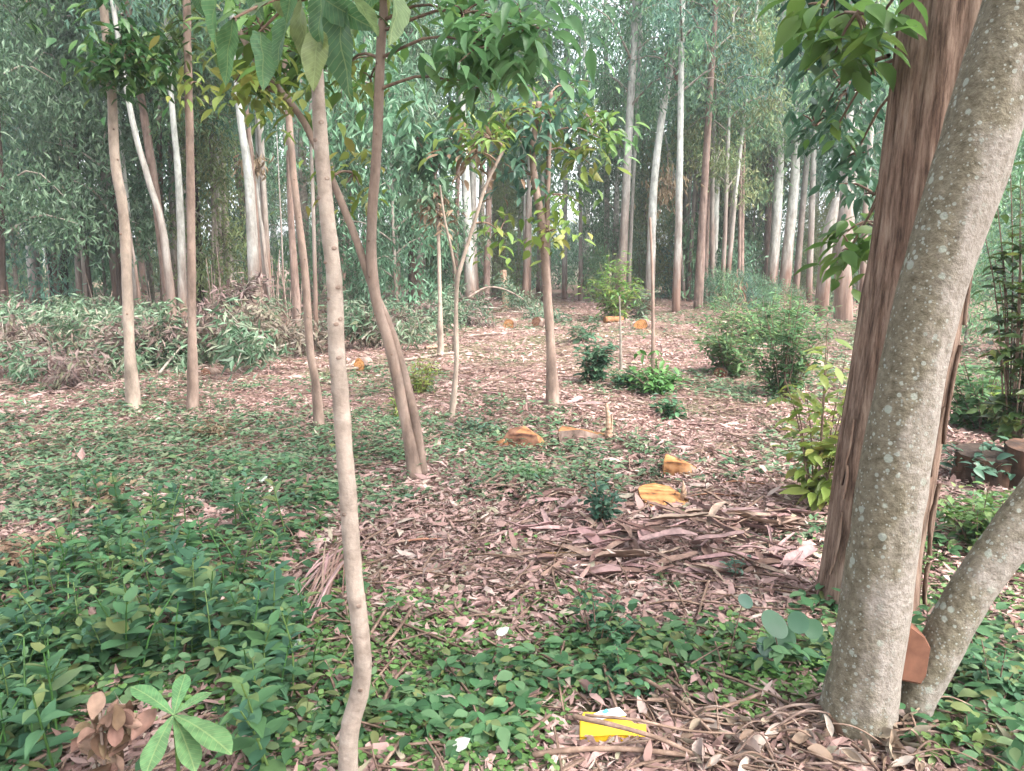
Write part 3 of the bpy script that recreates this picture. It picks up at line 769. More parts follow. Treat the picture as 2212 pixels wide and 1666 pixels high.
where = ['at the far left edge of the stand', 'left of the leftmost young tan tree', 'just right of the right-hand young tan tree', 'left of the thick white-topped eucalyptus', 'behind the far-left brush heap', 'between the two young tan trees',
         'low down right of the near knotted sapling', 'reaching high right of the near knotted sapling', 'behind the double-stemmed young tree', 'behind the sapling capped with dead leaves', 'low right of the red-footed white eucalyptus', 'behind the broad blue-green young crown',
         'left of the stout grey eucalyptus', 'with pale hanging leaves beside the slim tan eucalyptus', 'low under the pale hanging foliage', 'beside the pinkish trunk', 'behind the thick tan eucalyptus with peeled top', 'low just left of the leaning stringy trunk',
         'behind the lichen trunk', 'low to the right of the lichen trunk', 'at the right edge of the view', 'beyond the left edge of the view', 'beyond the right edge of the view']
assert len(where) == len(edge)
for (u, v, kind, i), wh in zip(edge, where):
    leafy(kind, i, ground(u, v), rng.random() * 6, rng.uniform(.8, 1.1), ('bushy' if kind == 'LOW' else 'tall leafy') + ' eucalyptus regrowth ' + wh, 'leafy regrowth trees along the edge of the stand')

# slim bare stems of the front rows
for q in range(64):
    u = rng.uniform(700, 1900) if q < 42 else rng.uniform(-60, 700)
    v = rng.uniform(640, 662) if q < 42 else rng.uniform(662, 700)
    b_ = ground(u, v)
    if b_[1] > 33: continue
    kk = int(rng.integers(3)); hh_ = rng.uniform(12, 17); r_ = rng.choice([.05, .07, .10, .14], p=[.3, .35, .25, .1])
    ln = rng.normal(size=2) * .45
    Pq = [[0, 0, -.12], [ln[0] * .25 + rng.normal() * .06, ln[1] * .25, hh_ * .28], [ln[0] * .6, ln[1] * .6, hh_ * .6], [ln[0], ln[1], hh_]]
    t_ = thing('slim_eucalyptus', 'slim straight stem among the front rows of the far stand', 'tree', b_, 'slim stems in the front rows of the stand')
    link('trunk', stem_mesh(Pq, [r_ * 1.2, r_, r_ * .7, r_ * .1], [E, EW, RB, E][int(rng.integers(4))], 8, 16, q), t_)
    for nm, me in zip(('crown', 'branches'), CR_HIGH[kk]):
        o = link(nm, me, t_); o.scale = (.75, .75, hh_ / 16)

# the deep stand behind (nothing tells these apart)
placed = []
tries = 0
while len(placed) < 84 and tries < 6000:
    tries += 1
    yy = rng.uniform(27, 56)
    xx = rng.uniform(-1, 1) * (yy * .85 + 3)
    if xx < -8 and yy < 30: pass
    if any((xx - a) ** 2 + (yy - b) ** 2 < 2.3 for a, b in placed):
        continue
    # a paler opening low in the left centre
    placed.append((xx, yy))
for q, (xx, yy) in enumerate(placed):
    kind = rng.choice(['HIGH', 'MID', 'LOW', 'DARK'], p=[.50, .28, .12, .10])
    mat = [E, EW, RB, M['branch']][int(rng.integers(4))]
    leafy(kind, int(rng.integers(len(tab[kind]))), (xx, yy, float(gh(xx, yy))), rng.random() * 6, rng.uniform(.85, 1.15),
          'dim tree deep in the stand behind the front row of trunks', 'trees deep in the stand', mat, 'eucalyptus_tree' if kind != 'DARK' else 'dark_tree')

# dense undergrowth between the trunks
for q in range(46):
    yy = rng.uniform(27, 48); xx = rng.uniform(-1, 1) * (yy * .78 + 2)
    leafy('LOW', int(rng.integers(3)), (xx, yy, float(gh(xx, yy))), rng.random() * 6, rng.uniform(.4, .75),
          'leafy undergrowth sapling among the trunks of the far stand', 'undergrowth saplings in the far stand', M['branch'], 'undergrowth_sapling', 'sapling')

tab['BUSH'] = CR_BUSH
for q in range(90):
    yy = rng.uniform(26, 60); xx = rng.uniform(-1, 1) * (yy * .76 + 2)
    leafy('BUSH', int(rng.integers(2)), (xx, yy, float(gh(xx, yy))), rng.random() * 6, rng.uniform(.8, 1.5),
          'low leafy bush on the floor of the far stand', 'low bushes on the floor of the far stand', M['branch'], 'undergrowth_bush', 'bush')
for q in range(9):
    p_ = ground(rng.uniform(1480, 1930), rng.uniform(662, 692))
    leafy('BUSH', int(rng.integers(2)), p_, rng.random() * 6, rng.uniform(.3, .55),
          'knee-high leafy bush along the right far edge of the clearing', 'knee-high bushes along the right far edge', M['branch'], 'low_bush', 'bush')

# thin pale poles standing in a row at the foot of the left stand
for k in range(30):
    u = rng.uniform(455, 660) if k < 22 else rng.uniform(200, 420)
    b = ground(u, rng.uniform(695, 712))
    root = thing('thin_pole', 'thin pale bare stem standing at the foot of the left stand', 'sapling', b, 'thin bare stems at the foot of the left stand')
    h = rng.uniform(.7, 1.8); t = rng.normal(size=2) * .12
    mb = MB(); tube(mb, [[0, 0, -.1], [t[0] * .4, t[1] * .4, h * .5], [t[0], t[1], h]], [.02, .014, .008], 5, 6)
    link('stem', mb.mesh('thin_stem', M['pole']), root)

# ------------------------------------------------------------------ young trees of the clearing
def whorl(mb, tb, c, base, nl, L, W, droop=.5, spread=.12, T=T_MID):
    """leaf whorl at the end of a twig from base to c"""
    c = np.asarray(c, float)
    if base is not None:
        base = np.asarray(base, float)
        midp = (base + c) / 2 + [0, 0, .12 * np.linalg.norm(c - base)]
        tube(tb, [base, midp, c], [.008, .003], 4, 5, cap=False)
    az = rng.random(nl) * 2 * math.pi
    D = np.stack([np.cos(az), np.sin(az), rng.normal(-droop, .3, nl)], -1)
    off = rng.normal(size=(nl, 3)) * spread
    Nn = np.stack([rng.normal(0, .35, nl), rng.normal(0, .35, nl), np.ones(nl)], -1)
    Ln = L * rng.uniform(.65, 1.15, nl)
    leaves(mb, c + off + D * .02, D, Nn, Ln, Ln * W * rng.uniform(.8, 1.2, nl), T, rng.uniform(.4, 1.6, nl))

def young_tree(label, stems, bark, clusters, name='young_tree', knots=8, Yb=None, extra_top=None):
    """stems: list of (pixel points foot->top, w0, w1); clusters: (u, v, dY, radius px, whorls, leaves, L, W, matkey)"""
    b = ground(*stems[0][0][0])
    Y0 = b[1]
    root = thing(name, label, 'tree', b)
    allC = []
    for k, (pts, w0, w1) in enumerate(stems):
        P = [at(u, v, Y0 + (q if len(r_) else 0)) if False else at(u, v, Y0 + (0.02 * k)) for (u, v), q, r_ in [(pp, 0, ()) for pp in pts]]
        if k == 0:
            P[0] = b.copy(); P[0][2] -= .12
        P = np.array(P) - b
        if extra_top and k in extra_top:
            d = P[-1] - P[-2]; d = d / np.linalg.norm(d)
            P = np.vstack([P, P[-1] + d * extra_top[k]])
        r0, r1 = w0 / FPX * Y0 / 2, w1 / FPX * Y0 / 2
        mb = MB()
        rad = np.linspace(r0, r1, len(P)); 
        if k == 0: rad[0] *= 1.55
        def disp(th, s, r0=r0, k=k):
            return r0 * .16 * (vnoise(th * 5 / (2 * math.pi), s * 6, 70 + k + int(pts[0][0]) % 17, 5) - .5)
        C = tube(mb, P, rad, 14, 12 * len(P), disp)
        trunk_o = link('trunk' if k == 0 else 'stem', mb.mesh('young_stem', bark), root)
        allC.append(C)
        if knots and k == 0:
            for q in range(knots):
                i_ = int(len(C) * (.22 + .72 * q / knots)); 
                rr = np.interp(i_ / len(C), np.linspace(0, 1, len(rad)), rad)
                az = rng.uniform(-2.6, -.5)
                o_ = np.array([math.cos(az), math.sin(az), 0])
                kb = MB()
                tube(kb, [C[i_] + o_ * rr * .75, C[i_] + o_ * (rr * 1.07)], [rr * .30, rr * .2], 8, 3)
                link('leaf_scar', kb.mesh('leaf_scar', M['twig']), trunk_o)
    Call = np.concatenate(allC)
    byk = {}
    tb = MB()
    for (u, v, dY, rpx, nw, nl, L, W, key) in clusters:
        c = at(u, v, Y0 + dY) - b
        rr = rpx / FPX * (Y0 + dY)
        mb = byk.setdefault(key, MB())
        ok = Call[Call[:, 2] < c[2] + .35]
        base = ok[np.argmin(np.linalg.norm(ok - c, axis=1))]
        tube(tb, [base, (base + c) / 2 + [0, 0, .12 * np.linalg.norm(c - base)], c], [.012, .006], 5, 6, cap=False)
        for w in range(nw):
            cc = c + rng.normal(size=3) * [rr * .6, rr * .5, rr * .5]
            whorl(mb, tb, cc, c, nl, L, W)
    for key, mb in byk.items():
        link('crown', mb.mesh('young_crown', M[key], True), root)
    if tb.V:
        link('twigs', tb.mesh('young_twigs', M['twig']), root)
    return root

young_tree('tan-barked young tree leftmost in the clearing with a dark leaf tuft', [([(290, 886), (280, 756), (268, 478), (248, 341), (241, 205), (223, 0)], 24, 15)], M['tan_bark'],
           [(262, 115, -.1, 38, 24, 12, .16, .38, 'broad_deep'), (228, 155, -.1, 24, 7, 10, .15, .38, 'broad_deep'), (320, 130, -.1, 30, 10, 10, .15, .38, 'broad_deep'), (215, -120, 0, 90, 22, 12, .15, .34, 'broad_deep'), (60, -20, .3, 30, 4, 9, .14, .36, 'broad_deep')], extra_top={0: 1.2})
young_tree('straight tan young tree second from the left with yellowing leaves', [([(416, 888), (415, 700), (412, 410), (408, 219), (403, 0)], 18.5, 14)], M['brown_bark'],
           [(392, 90, 0, 20, 9, 11, .14, .34, 'broad_deep'), (415, 178, -.1, 18, 4, 8, .14, .36, 'broad_yel'), (400, -100, 0, 100, 22, 12, .15, .33, 'broad_deep')], extra_top={0: 1.2})
young_tree('slender brown young tree just left of the near knotted sapling', [([(690, 925), (682, 830), (670, 756), (659, 592), (643, 456), (631, 346), (620, 190), (612, 40)], 19, 12)], M['brown_bark'],
           [(625, 50, 0, 36, 7, 10, .15, .36, 'broad'), (610, -110, 0, 90, 16, 11, .15, .36, 'broad')], extra_top={0: 1.0})
young_tree('double-stemmed young tree with one branch sweeping up to the left',
           [([(903, 1035), (880, 930), (845, 760), (815, 660), (803, 560), (805, 450), (815, 300), (822, 120), (830, 0)], 27, 17),
            ([(915, 1025), (895, 900), (862, 770), (835, 690), (806, 625), (770, 520), (730, 420), (660, 270), (600, 190), (540, 110), (505, 40)], 22, 12)], M['brown_bark'],
           [(572, 195, -.1, 34, 9, 9, .14, .44, 'broad_yel'), (515, 170, -.1, 22, 4, 8, .13, .44, 'broad_yel'), (560, 60, 0, 50, 11, 10, .17, .44, 'broad'), (640, 110, .2, 40, 8, 9, .15, .44, 'broad'), (765, 375, .2, 24, 6, 8, .12, .48, 'broad_yel'), (745, 140, .3, 36, 7, 9, .15, .44, 'broad'), (800, 170, .3, 24, 4, 8, .13, .44, 'broad_yel'),
            (1065, 105, -.4, 55, 13, 10, .20, .36, 'broad_lit'), (1130, 60, -.4, 45, 8, 10, .2, .36, 'broad_lit'), (1000, 30, -.3, 45, 7, 9, .18, .38, 'broad_lit'), (1020, 190, -.2, 34, 4, 9, .16, .36, 'broad'), (900, -150, -.2, 90, 18, 11, .18, .35, 'broad'), (770, -150, 0, 90, 18, 11, .17, .36, 'broad')], extra_top={0: .8})
young_tree('thin straight sapling with a cap of dead brown leaves', [([(952, 768), (950, 640), (946, 480), (940, 380)], 10, 6)], M['tan_bark'],
           [(940, 455, 0, 30, 9, 14, .16, .3, 'dead'), (935, 330, 0, 50, 13, 14, .26, .34, 'broad_blue'), (900, 300, 0, 30, 5, 12, .26, .34, 'broad_blue'), (985, 300, .2, 40, 8, 12, .26, .34, 'broad_blue'), (930, 400, 0, 30, 5, 12, .25, .36, 'dark')])
young_tree('thin crooked sapling forking into a wide V', [([(972, 905), (985, 800), (985, 690), (988, 610), (1000, 560), (1028, 470), (1050, 400), (1090, 320)], 11, 6), ([(988, 612), (975, 540), (960, 470), (950, 400)], 7, 4)], M['tan_bark'],
           [(1060, 300, .1, 46, 9, 10, .17, .3, 'broad_yel'), (1080, 500, .2, 26, 4, 9, .16, .4, 'broad_yel'), (1030, 330, .1, 30, 5, 10, .17, .3, 'dead')])
young_tree('young tree with pinkish lower stem and a broad blue-green crown', [([(1196, 876), (1190, 760), (1180, 600), (1170, 480), (1158, 410), (1150, 330), (1165, 220)], 22, 12), ([(1180, 600), (1182, 450), (1186, 330), (1190, 200)], 13, 8)], M['brown_bark'],
           [(1180, 250, 0, 60, 12, 10, .18, .36, 'broad_blue'), (1270, 250, .2, 50, 8, 9, .17, .36, 'broad'), (1110, 300, 0, 40, 6, 9, .17, .36, 'broad_blue'), (1150, 380, 0, 45, 7, 9, .18, .36, 'broad_blue'), (1300, 300, .3, 30, 4, 8, .16, .36, 'broad_lit'),
            (1120, 250, .2, 45, 7, 9, .17, .4, 'broad_yel'), (1230, 330, .2, 40, 6, 9, .18, .45, 'broad_yel'), (1185, 500, -.1, 24, 7, 8, .13, .5, 'broad_yel'), (1220, 190, .3, 55, 5, 9, .17, .38, 'broad_lit'), (1195, 420, -.1, 26, 4, 9, .15, .4, 'broad')])
young_tree('very thin dark sapling with a leafy foot at the right of the clearing', [([(1410, 845), (1411, 700), (1408, 560), (1404, 470)], 8, 5)], M['brown_bark'],
           [(1412, 800, 0, 18, 7, 8, .12, .5, 'herb_yel')])
young_tree('thin stem standing in front of the dark leafy shrub', [([(1342, 800), (1340, 700), (1338, 640)], 5, 3)], M['branch'], [(1338, 640, 0, 14, 3, 7, .12, .4, 'herb_yel')])

# near knotted sapling with large leaves
b = ground(762, 1790)
Y0 = ground(756, 1705)[1]; b[1] = Y0; b[2] = float(gh(b[0], b[1])) - .05
root = thing('knotted_sapling', 'pale knotted sapling nearest the camera with large leaves at its top', 'tree', b)
pts = [(762, 1790), (752, 1660), (757, 1570), (776, 1500), (784, 1430), (775, 1330), (765, 1250), (750, 1050), (738, 880), (727, 750), (722, 610), (702, 420), (690, 250), (684, 130), (676, 40)]
P = np.array([at(u, v, Y0) for u, v in pts]) - b
P[0][2] -= .1
rad = np.array([52, 47, 43, 42, 41, 40, 39, 38, 36, 35, 33, 30, 28, 25, 20]) / FPX * Y0 / 2
mb = MB()
def disp_s(th, s):
    a = .0022 * (vnoise(th * 6 / (2 * math.pi), s * 9, 91, 6) - .5)
    return a + .0012 * np.exp(-((np.mod(s, .095) - .047) / .008) ** 2)
C = tube(mb, P, rad, 24, 180, disp_s)
trunk_o = link('trunk', mb.mesh('sapling_trunk', M['pale_bark']), root)
for (u, v, side) in [(700, 270, .3), (698, 310, -.5), (710, 380, .5), (702, 432, -.6), (714, 540, .5), (706, 572, -.7), (722, 622, .5), (712, 700, .2), (712, 650, -.6), (734, 770, .3), (733, 810, -.5), (725, 690, .6), (765, 1100, -.3), (772, 1300, .3), (770, 1482, .1)]:
    p_ = at(u, v, Y0) - b
    i_ = int(np.argmin(abs(C[:, 2] - p_[2])))
    rr = float(np.interp(i_ / len(C), np.linspace(0, 1, len(rad)), rad))
    o_ = np.array([math.sin(side * 1.4), -math.cos(side * 1.4), 0])
    kb = MB()
    th = np.linspace(0, 2 * math.pi, 10, endpoint=False)
    tt = np.array([-o_[1], o_[0], 0])
    c0 = C[i_] + o_ * rr
    ringo = c0 + (np.cos(th)[:, None] * tt * .0085 + np.sin(th)[:, None] * np.array([0, 0, .0065]))
    ringi = c0 + o_ * .0022 + (np.cos(th)[:, None] * tt * .006 + np.sin(th)[:, None] * np.array([0, 0, .0045]))
    cen = c0 - o_ * .001
    k_ = np.arange(10); k2 = (k_ + 1) % 10
    kb.add(np.vstack([ringo - o_ * .004, ringi, cen]), [np.stack([k_, k2, k2 + 10, k_ + 10], 1), np.stack([k_ + 10, k2 + 10, np.full(10, 20)], 1)])
    link('leaf_scar', kb.mesh('leaf_scar', M['brown_bark']), trunk_o)
# large leaves, each its own part
def big_leaf_mesh(seed):
    r_ = np.random.default_rng(seed)
    nt_, ns = 12, 5
    t = np.linspace(0, 1, nt_)[:, None]; s = np.linspace(-1, 1, ns)[None]
    w = .5 * (np.sin(math.pi * np.clip(t, 0, 1) ** .85) ** .8) * (1 - .15 * t) + .012
    w = w * (1 + .05 * np.sin(t * 37 + seed))
    x = t + 0 * s; y = w * s * .56
    z = -.28 * t ** 2 * r_.uniform(.3, 1.3) + .16 * abs(s) * w + .02 * np.sin(t * 14 + s * 2 + seed)
    V = np.stack([x, y, z + 0 * x], -1).reshape(-1, 3)
    i_ = np.arange(nt_ - 1)[:, None] * ns; j_ = np.arange(ns - 1)[None]
    mb = MB(); mb.add(V, [np.stack([i_ + j_, i_ + j_ + 1, i_ + ns + j_ + 1, i_ + ns + j_], -1).reshape(-1, 4)])
    return mb.mesh('large_leaf', M['big'])
BL = [big_leaf_mesh(s) for s in range(5)]
from mathutils import Matrix, Vector
def put_leaf(mesh, parent, p0, p1, roll, name='leaf', scale_w=1.0):
    """leaf from p0 to p1 (parent space)"""
    d = np.asarray(p1, float) - np.asarray(p0, float); L_ = np.linalg.norm(d); d = d / L_
    up = np.array([0, 0, 1.0]) if abs(d[2]) < .9 else np.array([0, -1.0, 0])
    s_ = np.cross(up, d); s_ /= np.linalg.norm(s_); n_ = np.cross(d, s_)
    s2 = s_ * math.cos(roll) + n_ * math.sin(roll); n2 = np.cross(d, s2)
    o = link(name, mesh, parent)
    o.matrix_local = Matrix.Translation(Vector(p0)) @ Matrix([[d[0], s2[0], n2[0], 0], [d[1], s2[1], n2[1], 0], [d[2], s2[2], n2[2], 0], [0, 0, 0, 1]]) @ Matrix.Diagonal((L_, L_ * scale_w, L_, 1))
    return o
LF = [(470, -30, 425, 130, -.1, 1.0), (505, 40, 468, 200, -.15, .62), (540, -30, 570, 60, .1, .9), (600, -20, 500, 55, -.1, .9), (640, 20, 545, 130, .1, .7), (700, -30, 655, 165, -.25, .8), (735, -20, 720, 260, -.1, .8),
      (690, 60, 665, 215, -.2, .8), (760, -10, 840, 90, -.2, .85), (690, -10, 800, 70, -.1, .8), (850, -40, 890, 105, -.3, .75), (640, -60, 600, 70, -.2, .8), (590, -50, 640, 90, .1, .75), (800, -60, 870, 30, .1, .8),
      (650, 0, 640, 190, .05, .6), (420, -40, 440, 60, .1, .9), (560, 70, 590, 190, .15, .7), (720, 20, 760, 130, .1, .8), (500, -60, 530, 20, -.2, 1), (880, -70, 800, 20, .2, .8)]
tb = MB()
for k, (u0, v0, u1, v1, dy, sw) in enumerate(LF):
    u1, v1 = u0 + (u1 - u0) * .78, v0 + (v1 - v0) * .8
    p0 = at(u0, v0, Y0 - .15 + dy) - b; p1 = at(u1, v1, Y0 - .18 + dy + rng.normal() * .05) - b
    put_leaf(BL[k % 5], root, p0, p1, rng.normal() * .7 + (.9 if k % 3 == 0 else 0), scale_w=sw)
    tube(tb, [P[-1] + [0, 0, .05], (P[-1] + p0) / 2 + [0, 0, .04], p0], [.005, .003], 5, 5, cap=False)
for k in range(34):   # the rest of its crown, above the frame
    c = P[-1] + np.array([rng.normal() * .35, rng.normal() * .3, .18 + abs(rng.normal()) * .4])
    az = rng.random() * 6.28
    e = c + np.array([math.cos(az), math.sin(az), -.5]) * rng.uniform(.14, .22)
    put_leaf(BL[k % 5], root, c, e, rng.normal() * .3, scale_w=.85)
    tube(tb, [P[-1] + [0, 0, .05], (P[-1] + c) / 2 + [0, 0, .06], c], [.005, .0025], 4, 4, cap=False)
link('twigs', tb.mesh('sapling_twigs', M['twig']), root)

# ------------------------------------------------------------------ the two big leaning trunks at the right
# stringy brown trunk
b = ground(1866, 1345); Y0 = b[1] + .15
cen = [(1862, 1352, 250), (1872, 1280, 226), (1890, 1150, 214), (1915, 980, 208), (1945, 800, 204), (1975, 600, 202), (2005, 400, 202), (2035, 200, 204), (2065, 0, 206)]
P = np.array([at(u, v, Y0) for u, v, w in cen]); b = P[0].copy(); b[2] = float(gh(b[0], b[1]))
rad = [w / FPX * Y0 / 2 * .98 for _, _, w in cen]
P = P - b; P[0][2] = -.15
d = P[-1] - P[-2]; d /= np.linalg.norm(d)
P = np.vstack([P, P[-1] + d * 1.5, P[-1] + d * 3.4 + [0, 0, .3]]); rad += [rad[-1] * .9, rad[-1] * .7]
root = thing('stringy_bark_tree', 'big leaning tree with brown stringy fissured bark at the right', 'tree', b)
mb = MB()
def disp_b(th, s):
    q = th / (2 * math.pi)
    w = q * 30 + .9 * (vnoise(q * 5, s * 1.3, 21, 5) - .5)
    f1 = vnoise(w, s * .9, 22, 30)
    f2 = vnoise(w * 2, s * 2.2, 23, 60)
    ridge = np.abs(f1 - .5) * 2
    return .026 * np.clip(ridge, 0, .55) ** .7 + .010 * f2 - .02 + .02 * (vnoise(q * 4, s * .8, 24, 4) - .5)
tube(mb, P, rad, 150, 190, disp_b)
trunk_o = link('trunk', mb.mesh('stringy_trunk', M['stringy']), root)
# loose bark ribbons on the trunk
Cc = spline(P, 200)
for k in range(26):
    i0 = int(rng.integers(4, 95)); ln = int(rng.integers(8, 26)); az = rng.uniform(-2.9, -.35)
    idx = np.arange(i0, min(i0 + ln, 150), 2)
    rr = np.interp(idx / 200, np.linspace(0, 1, len(rad)), rad)
    az_ = az + np.cumsum(rng.normal(0, .01, len(idx)))
    o_ = np.stack([np.cos(az_), np.sin(az_), 0 * az_], -1); tt = np.stack([-np.sin(az_), np.cos(az_), 0 * az_], -1)
    wd = rng.uniform(.006, .014) * (np.sin(np.linspace(.25, 2.9, len(idx))))[:, None]
    lift = .012 + .006 * np.linspace(-1, 1, len(idx))[:, None] ** 4
    c0 = Cc[idx] + o_ * (rr[:, None] + lift)
    V = np.concatenate([c0 - tt * wd, c0 + o_ * .006, c0 + tt * wd, c0 - o_ * .012])
    n_ = len(idx); a_ = np.arange(n_ - 1)
    F = np.concatenate([np.stack([a_ + p_ * n_, a_ + q_ * n_, a_ + 1 + q_ * n_, a_ + 1 + p_ * n_], 1) for p_, q_ in ((0, 1), (1, 2), (2, 3), (3, 0))])
    rb = MB(); rb.add(V, [F]); link('bark_ribbon', rb.mesh('bark_ribbon', M['stringy']), trunk_o)
# its hanging leaves (upper right of the view) on real twigs
tb, lb, lb2 = MB(), MB(), MB()
top = P[-1]
for (u, v, Y, rpx, nw, nl, L_, W_, which) in [(1850, 30, 3.0, 45, 8, 7, .14, .5, 0), (1780, 15, 3.0, 30, 3, 6, .14, .5, 0), (1830, 200, 4.2, 60, 14, 12, .11, .36, 1), (1760, 270, 4.6, 45, 9, 12, .11, .36, 1), (1850, 330, 4.2, 45, 9, 12, .11, .36, 1),
                                         (1870, 120, 3.9, 50, 8, 10, .12, .36, 1), (1810, 270, 4.0, 20, 2, 6, .10, .5, 0), (1835, 540, 3.6, 22, 4, 6, .12, .5, 0), (1870, 480, 3.6, 26, 5, 6, .11, .5, 0), (1880, 560, 3.6, 16, 2, 6, .10, .5, 0), (1890, 420, 3.8, 30, 5, 9, .10, .4, 1), (1800, -60, 3.5, 90, 14, 12, .13, .4, 1)]:
    c = at(u, v, Y) - b; rr = rpx / FPX * Y
    hook = at(min(u + 160, 1985), v - 150, Y0 + .15) - b
    tube(tb, [hook, (hook + c) / 2 + [0, 0, .1], c], [.01, .005], 5, 6, cap=False)
    for w in range(nw):
        cc = c + rng.normal(size=3) * rr * .65
        whorl(lb if which == 0 else lb2, tb, cc, c, nl, L_, W_, .6, .05)
link('crown', lb.mesh('hanging_leaves', M['broad'], True), root)
link('crown', lb2.mesh('hanging_leaves_pale', M['broad_blue'], True), root)
link('twigs', tb.mesh('hanging_twigs', M['twig']), root)
ub, ut = MB(), MB()
for k in range(110):
    a_ = rng.random() * 6.28; q_ = 2.6 * math.sqrt(rng.random()); c = top + np.array([math.cos(a_) * q_, math.sin(a_) * q_ - .8, rng.uniform(-.2, 2.0)])
    whorl(ub, ut, c, top, 22, .17, .38, .6, .22)
link('crown', ub.mesh('upper_crown', M['broad'], False), root); link('twigs', ut.mesh('upper_twigs', M['twig']), root)

# grey lichen trunk with a second stem
Y0 = ground(1855, 1575)[1]
cen = [(1850, 1572, 196), (1856, 1525, 178), (1868, 1440, 170), (1886, 1300, 166), (1912, 1130, 158), (1942, 950, 152), (1975, 790, 150), (2010, 640, 150), (2060, 470, 154), (2108, 320, 156), (2155, 160, 158), (2205, 0, 160)]
P = np.array([at(u, v, Y0) for u, v, w in cen]); b = P[0].copy(); b[2] = float(gh(b[0], b[1]))
rad = [w / FPX * Y0 / 2 * .89 for _, _, w in cen]
P = P - b; P[0][2] = -.08
d = P[-1] - P[-2]; d /= np.linalg.norm(d)
P = np.vstack([P, P[-1] + d * 1.2, P[-1] + d * 2.6 + [0, 0, .4]]); rad += [rad[-1] * .85, rad[-1] * .6]
root = thing('lichen_tree', 'grey lichen-spotted leaning tree with a second stem forking right at its foot', 'tree', b)
mb = MB()
def disp_l(th, s):
    q = th / (2 * math.pi)
    k = .016 * (vnoise(q * 5, s * 2.2, 31, 5) - .5) + .006 * (vnoise(q * 22, s * 14, 32, 22) - .5)
    burl = .018 * np.exp(-(((s - .42) / .06) ** 2 + ((np.mod(q - .78 + .5, 1) - .5) / .05) ** 2))
    foot = .03 * np.exp(-s / .10) * np.abs(np.sin(th * 2.5 + .6))
    return k + burl + foot
tube(mb, P, rad, 96, 220, disp_l)
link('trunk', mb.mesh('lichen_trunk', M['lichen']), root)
cen2 = [(1945, 1585, 90), (1975, 1510, 88), (2020, 1420, 90), (2065, 1335, 92), (2120, 1250, 94), (2200, 1140, 96), (2300, 1010, 96), (2440, 850, 92)]
P2 = np.array([at(u, v, Y0 + .02) for u, v, w in cen2]) - b
r2_ = [w / FPX * Y0 / 2 for _, _, w in cen2]
P2[0][2] = -.08
d = P2[-1] - P2[-2]; d /= np.linalg.norm(d)
P2 = np.vstack([P2, P2[-1] + d * .9 + [0, 0, .5], P2[-1] + d * 1.6 + [0, 0, 1.6]]); r2_ += [r2_[-1] * .8, r2_[-1] * .6]
mb = MB()
tube(mb, P2, r2_, 60, 130, lambda th, s: .012 * (vnoise(th * 5 / 6.2832, s * 3, 35, 5) - .5) + .005 * (vnoise(th * 18 / 6.2832, s * 16, 36, 18) - .5), ref=np.array([0, 1.0, 0.02]))
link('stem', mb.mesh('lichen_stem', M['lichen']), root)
ub, ut = MB(), MB()
for tp in (P[-1], P2[-1]):
    for k in range(70):
        a_ = rng.random() * 6.28; q_ = 2.3 * math.sqrt(rng.random()); c = tp + np.array([math.cos(a_) * q_, math.sin(a_) * q_ - .6, rng.uniform(.2, 2.0)])
        whorl(ub, ut, c, tp, 20, .17, .38, .6, .22)
link('crown', ub.mesh('lichen_crown', M['broad'], False), root); link('twigs', ut.mesh('lichen_twigs', M['twig']), root)

# broad trees standing beside and behind the viewpoint: their crowns shade the near floor
SHADE = euc_crown(8.5, 4.0, 3.0, 20, 6, 60, M['broad'], L=(.14, .24))
for (x_, y_, lab) in ((-4.3, 1.6, 'broad-crowned tree standing just out of view on the left'), (-1.6, -3.2, 'broad-crowned tree behind the viewpoint on the left'), (2.4, -2.6, 'broad-crowned tree behind the viewpoint on the right')):
    t_ = thing('shade_tree', lab, 'tree', (x_, y_, float(gh(x_, y_))), None, rng.random() * 6)
    mb = MB(); tube(mb, [[0, 0, -.1], [.08, .05, 2.5], [0, 0, 5.5], [.05, 0, 8.4]], [.16, .12, .09, .02], 12, 24)
    link('trunk', mb.mesh('shade_trunk', M['brown_bark']), t_); link('crown', SHADE[0], t_); link('branches', SHADE[1], t_)

for (u_, v_, s_, lab) in ((2085, 745, .5, 'leafy young tree filling the gap right of the lichen trunk'), (2185, 770, .55, 'leafy young tree at the right edge behind the dark stump'), (2250, 720, .7, 'leafy tree half cut off by the right edge')):
    leafy('LOW', 1, ground(u_, v_), rng.random() * 6, s_, lab, None)

# brick wedged in the fork
def poly_prism(name, pts2, depth, mat, bev=.004):
    """convex outline in local XZ, extruded along +Y with a small chamfer"""
    pts2 = np.array(pts2, float); c = pts2.mean(0)
    inn = c + (pts2 - c) * (1 - bev * 12)
    n = len(pts2)
    rings = [(inn, 0), (pts2, bev), (pts2, depth - bev), (inn, depth)]
    V = np.concatenate([np.stack([q[:, 0], np.full(n, y_), q[:, 1]], 1) for q, y_ in rings])
    V = np.vstack([V, [c[0], 0, c[1]], [c[0], depth, c[1]]])
    k = np.arange(n); k2 = (k + 1) % n
    F = np.concatenate([np.stack([a * n + k, a * n + k2, (a + 1) * n + k2, (a + 1) * n + k], 1) for a in range(3)])
    F3 = np.concatenate([np.stack([k2, k, np.full(n, 4 * n)], 1), np.stack([3 * n + k, 3 * n + k2, np.full(n, 4 * n + 1)], 1)])
    mb = MB(); mb.add(V, [F, F3]); return mb.mesh(name, mat, False)
c = at(1984, 1418, Y0 - .03)
br = link('brick', poly_prism('brick', [(-.045, -.085), (.018, -.088), (.03, -.06), (.032, .03), (.012, .062), (-.03, .088), (-.05, .085)], .10, M['brick'], .006))
br.location = tuple(c); br.rotation_euler = (R(-6), R(4), R(-12))
tag(br, 'reddish brown brick wedged upright in the fork of the lichen tree', 'brick')

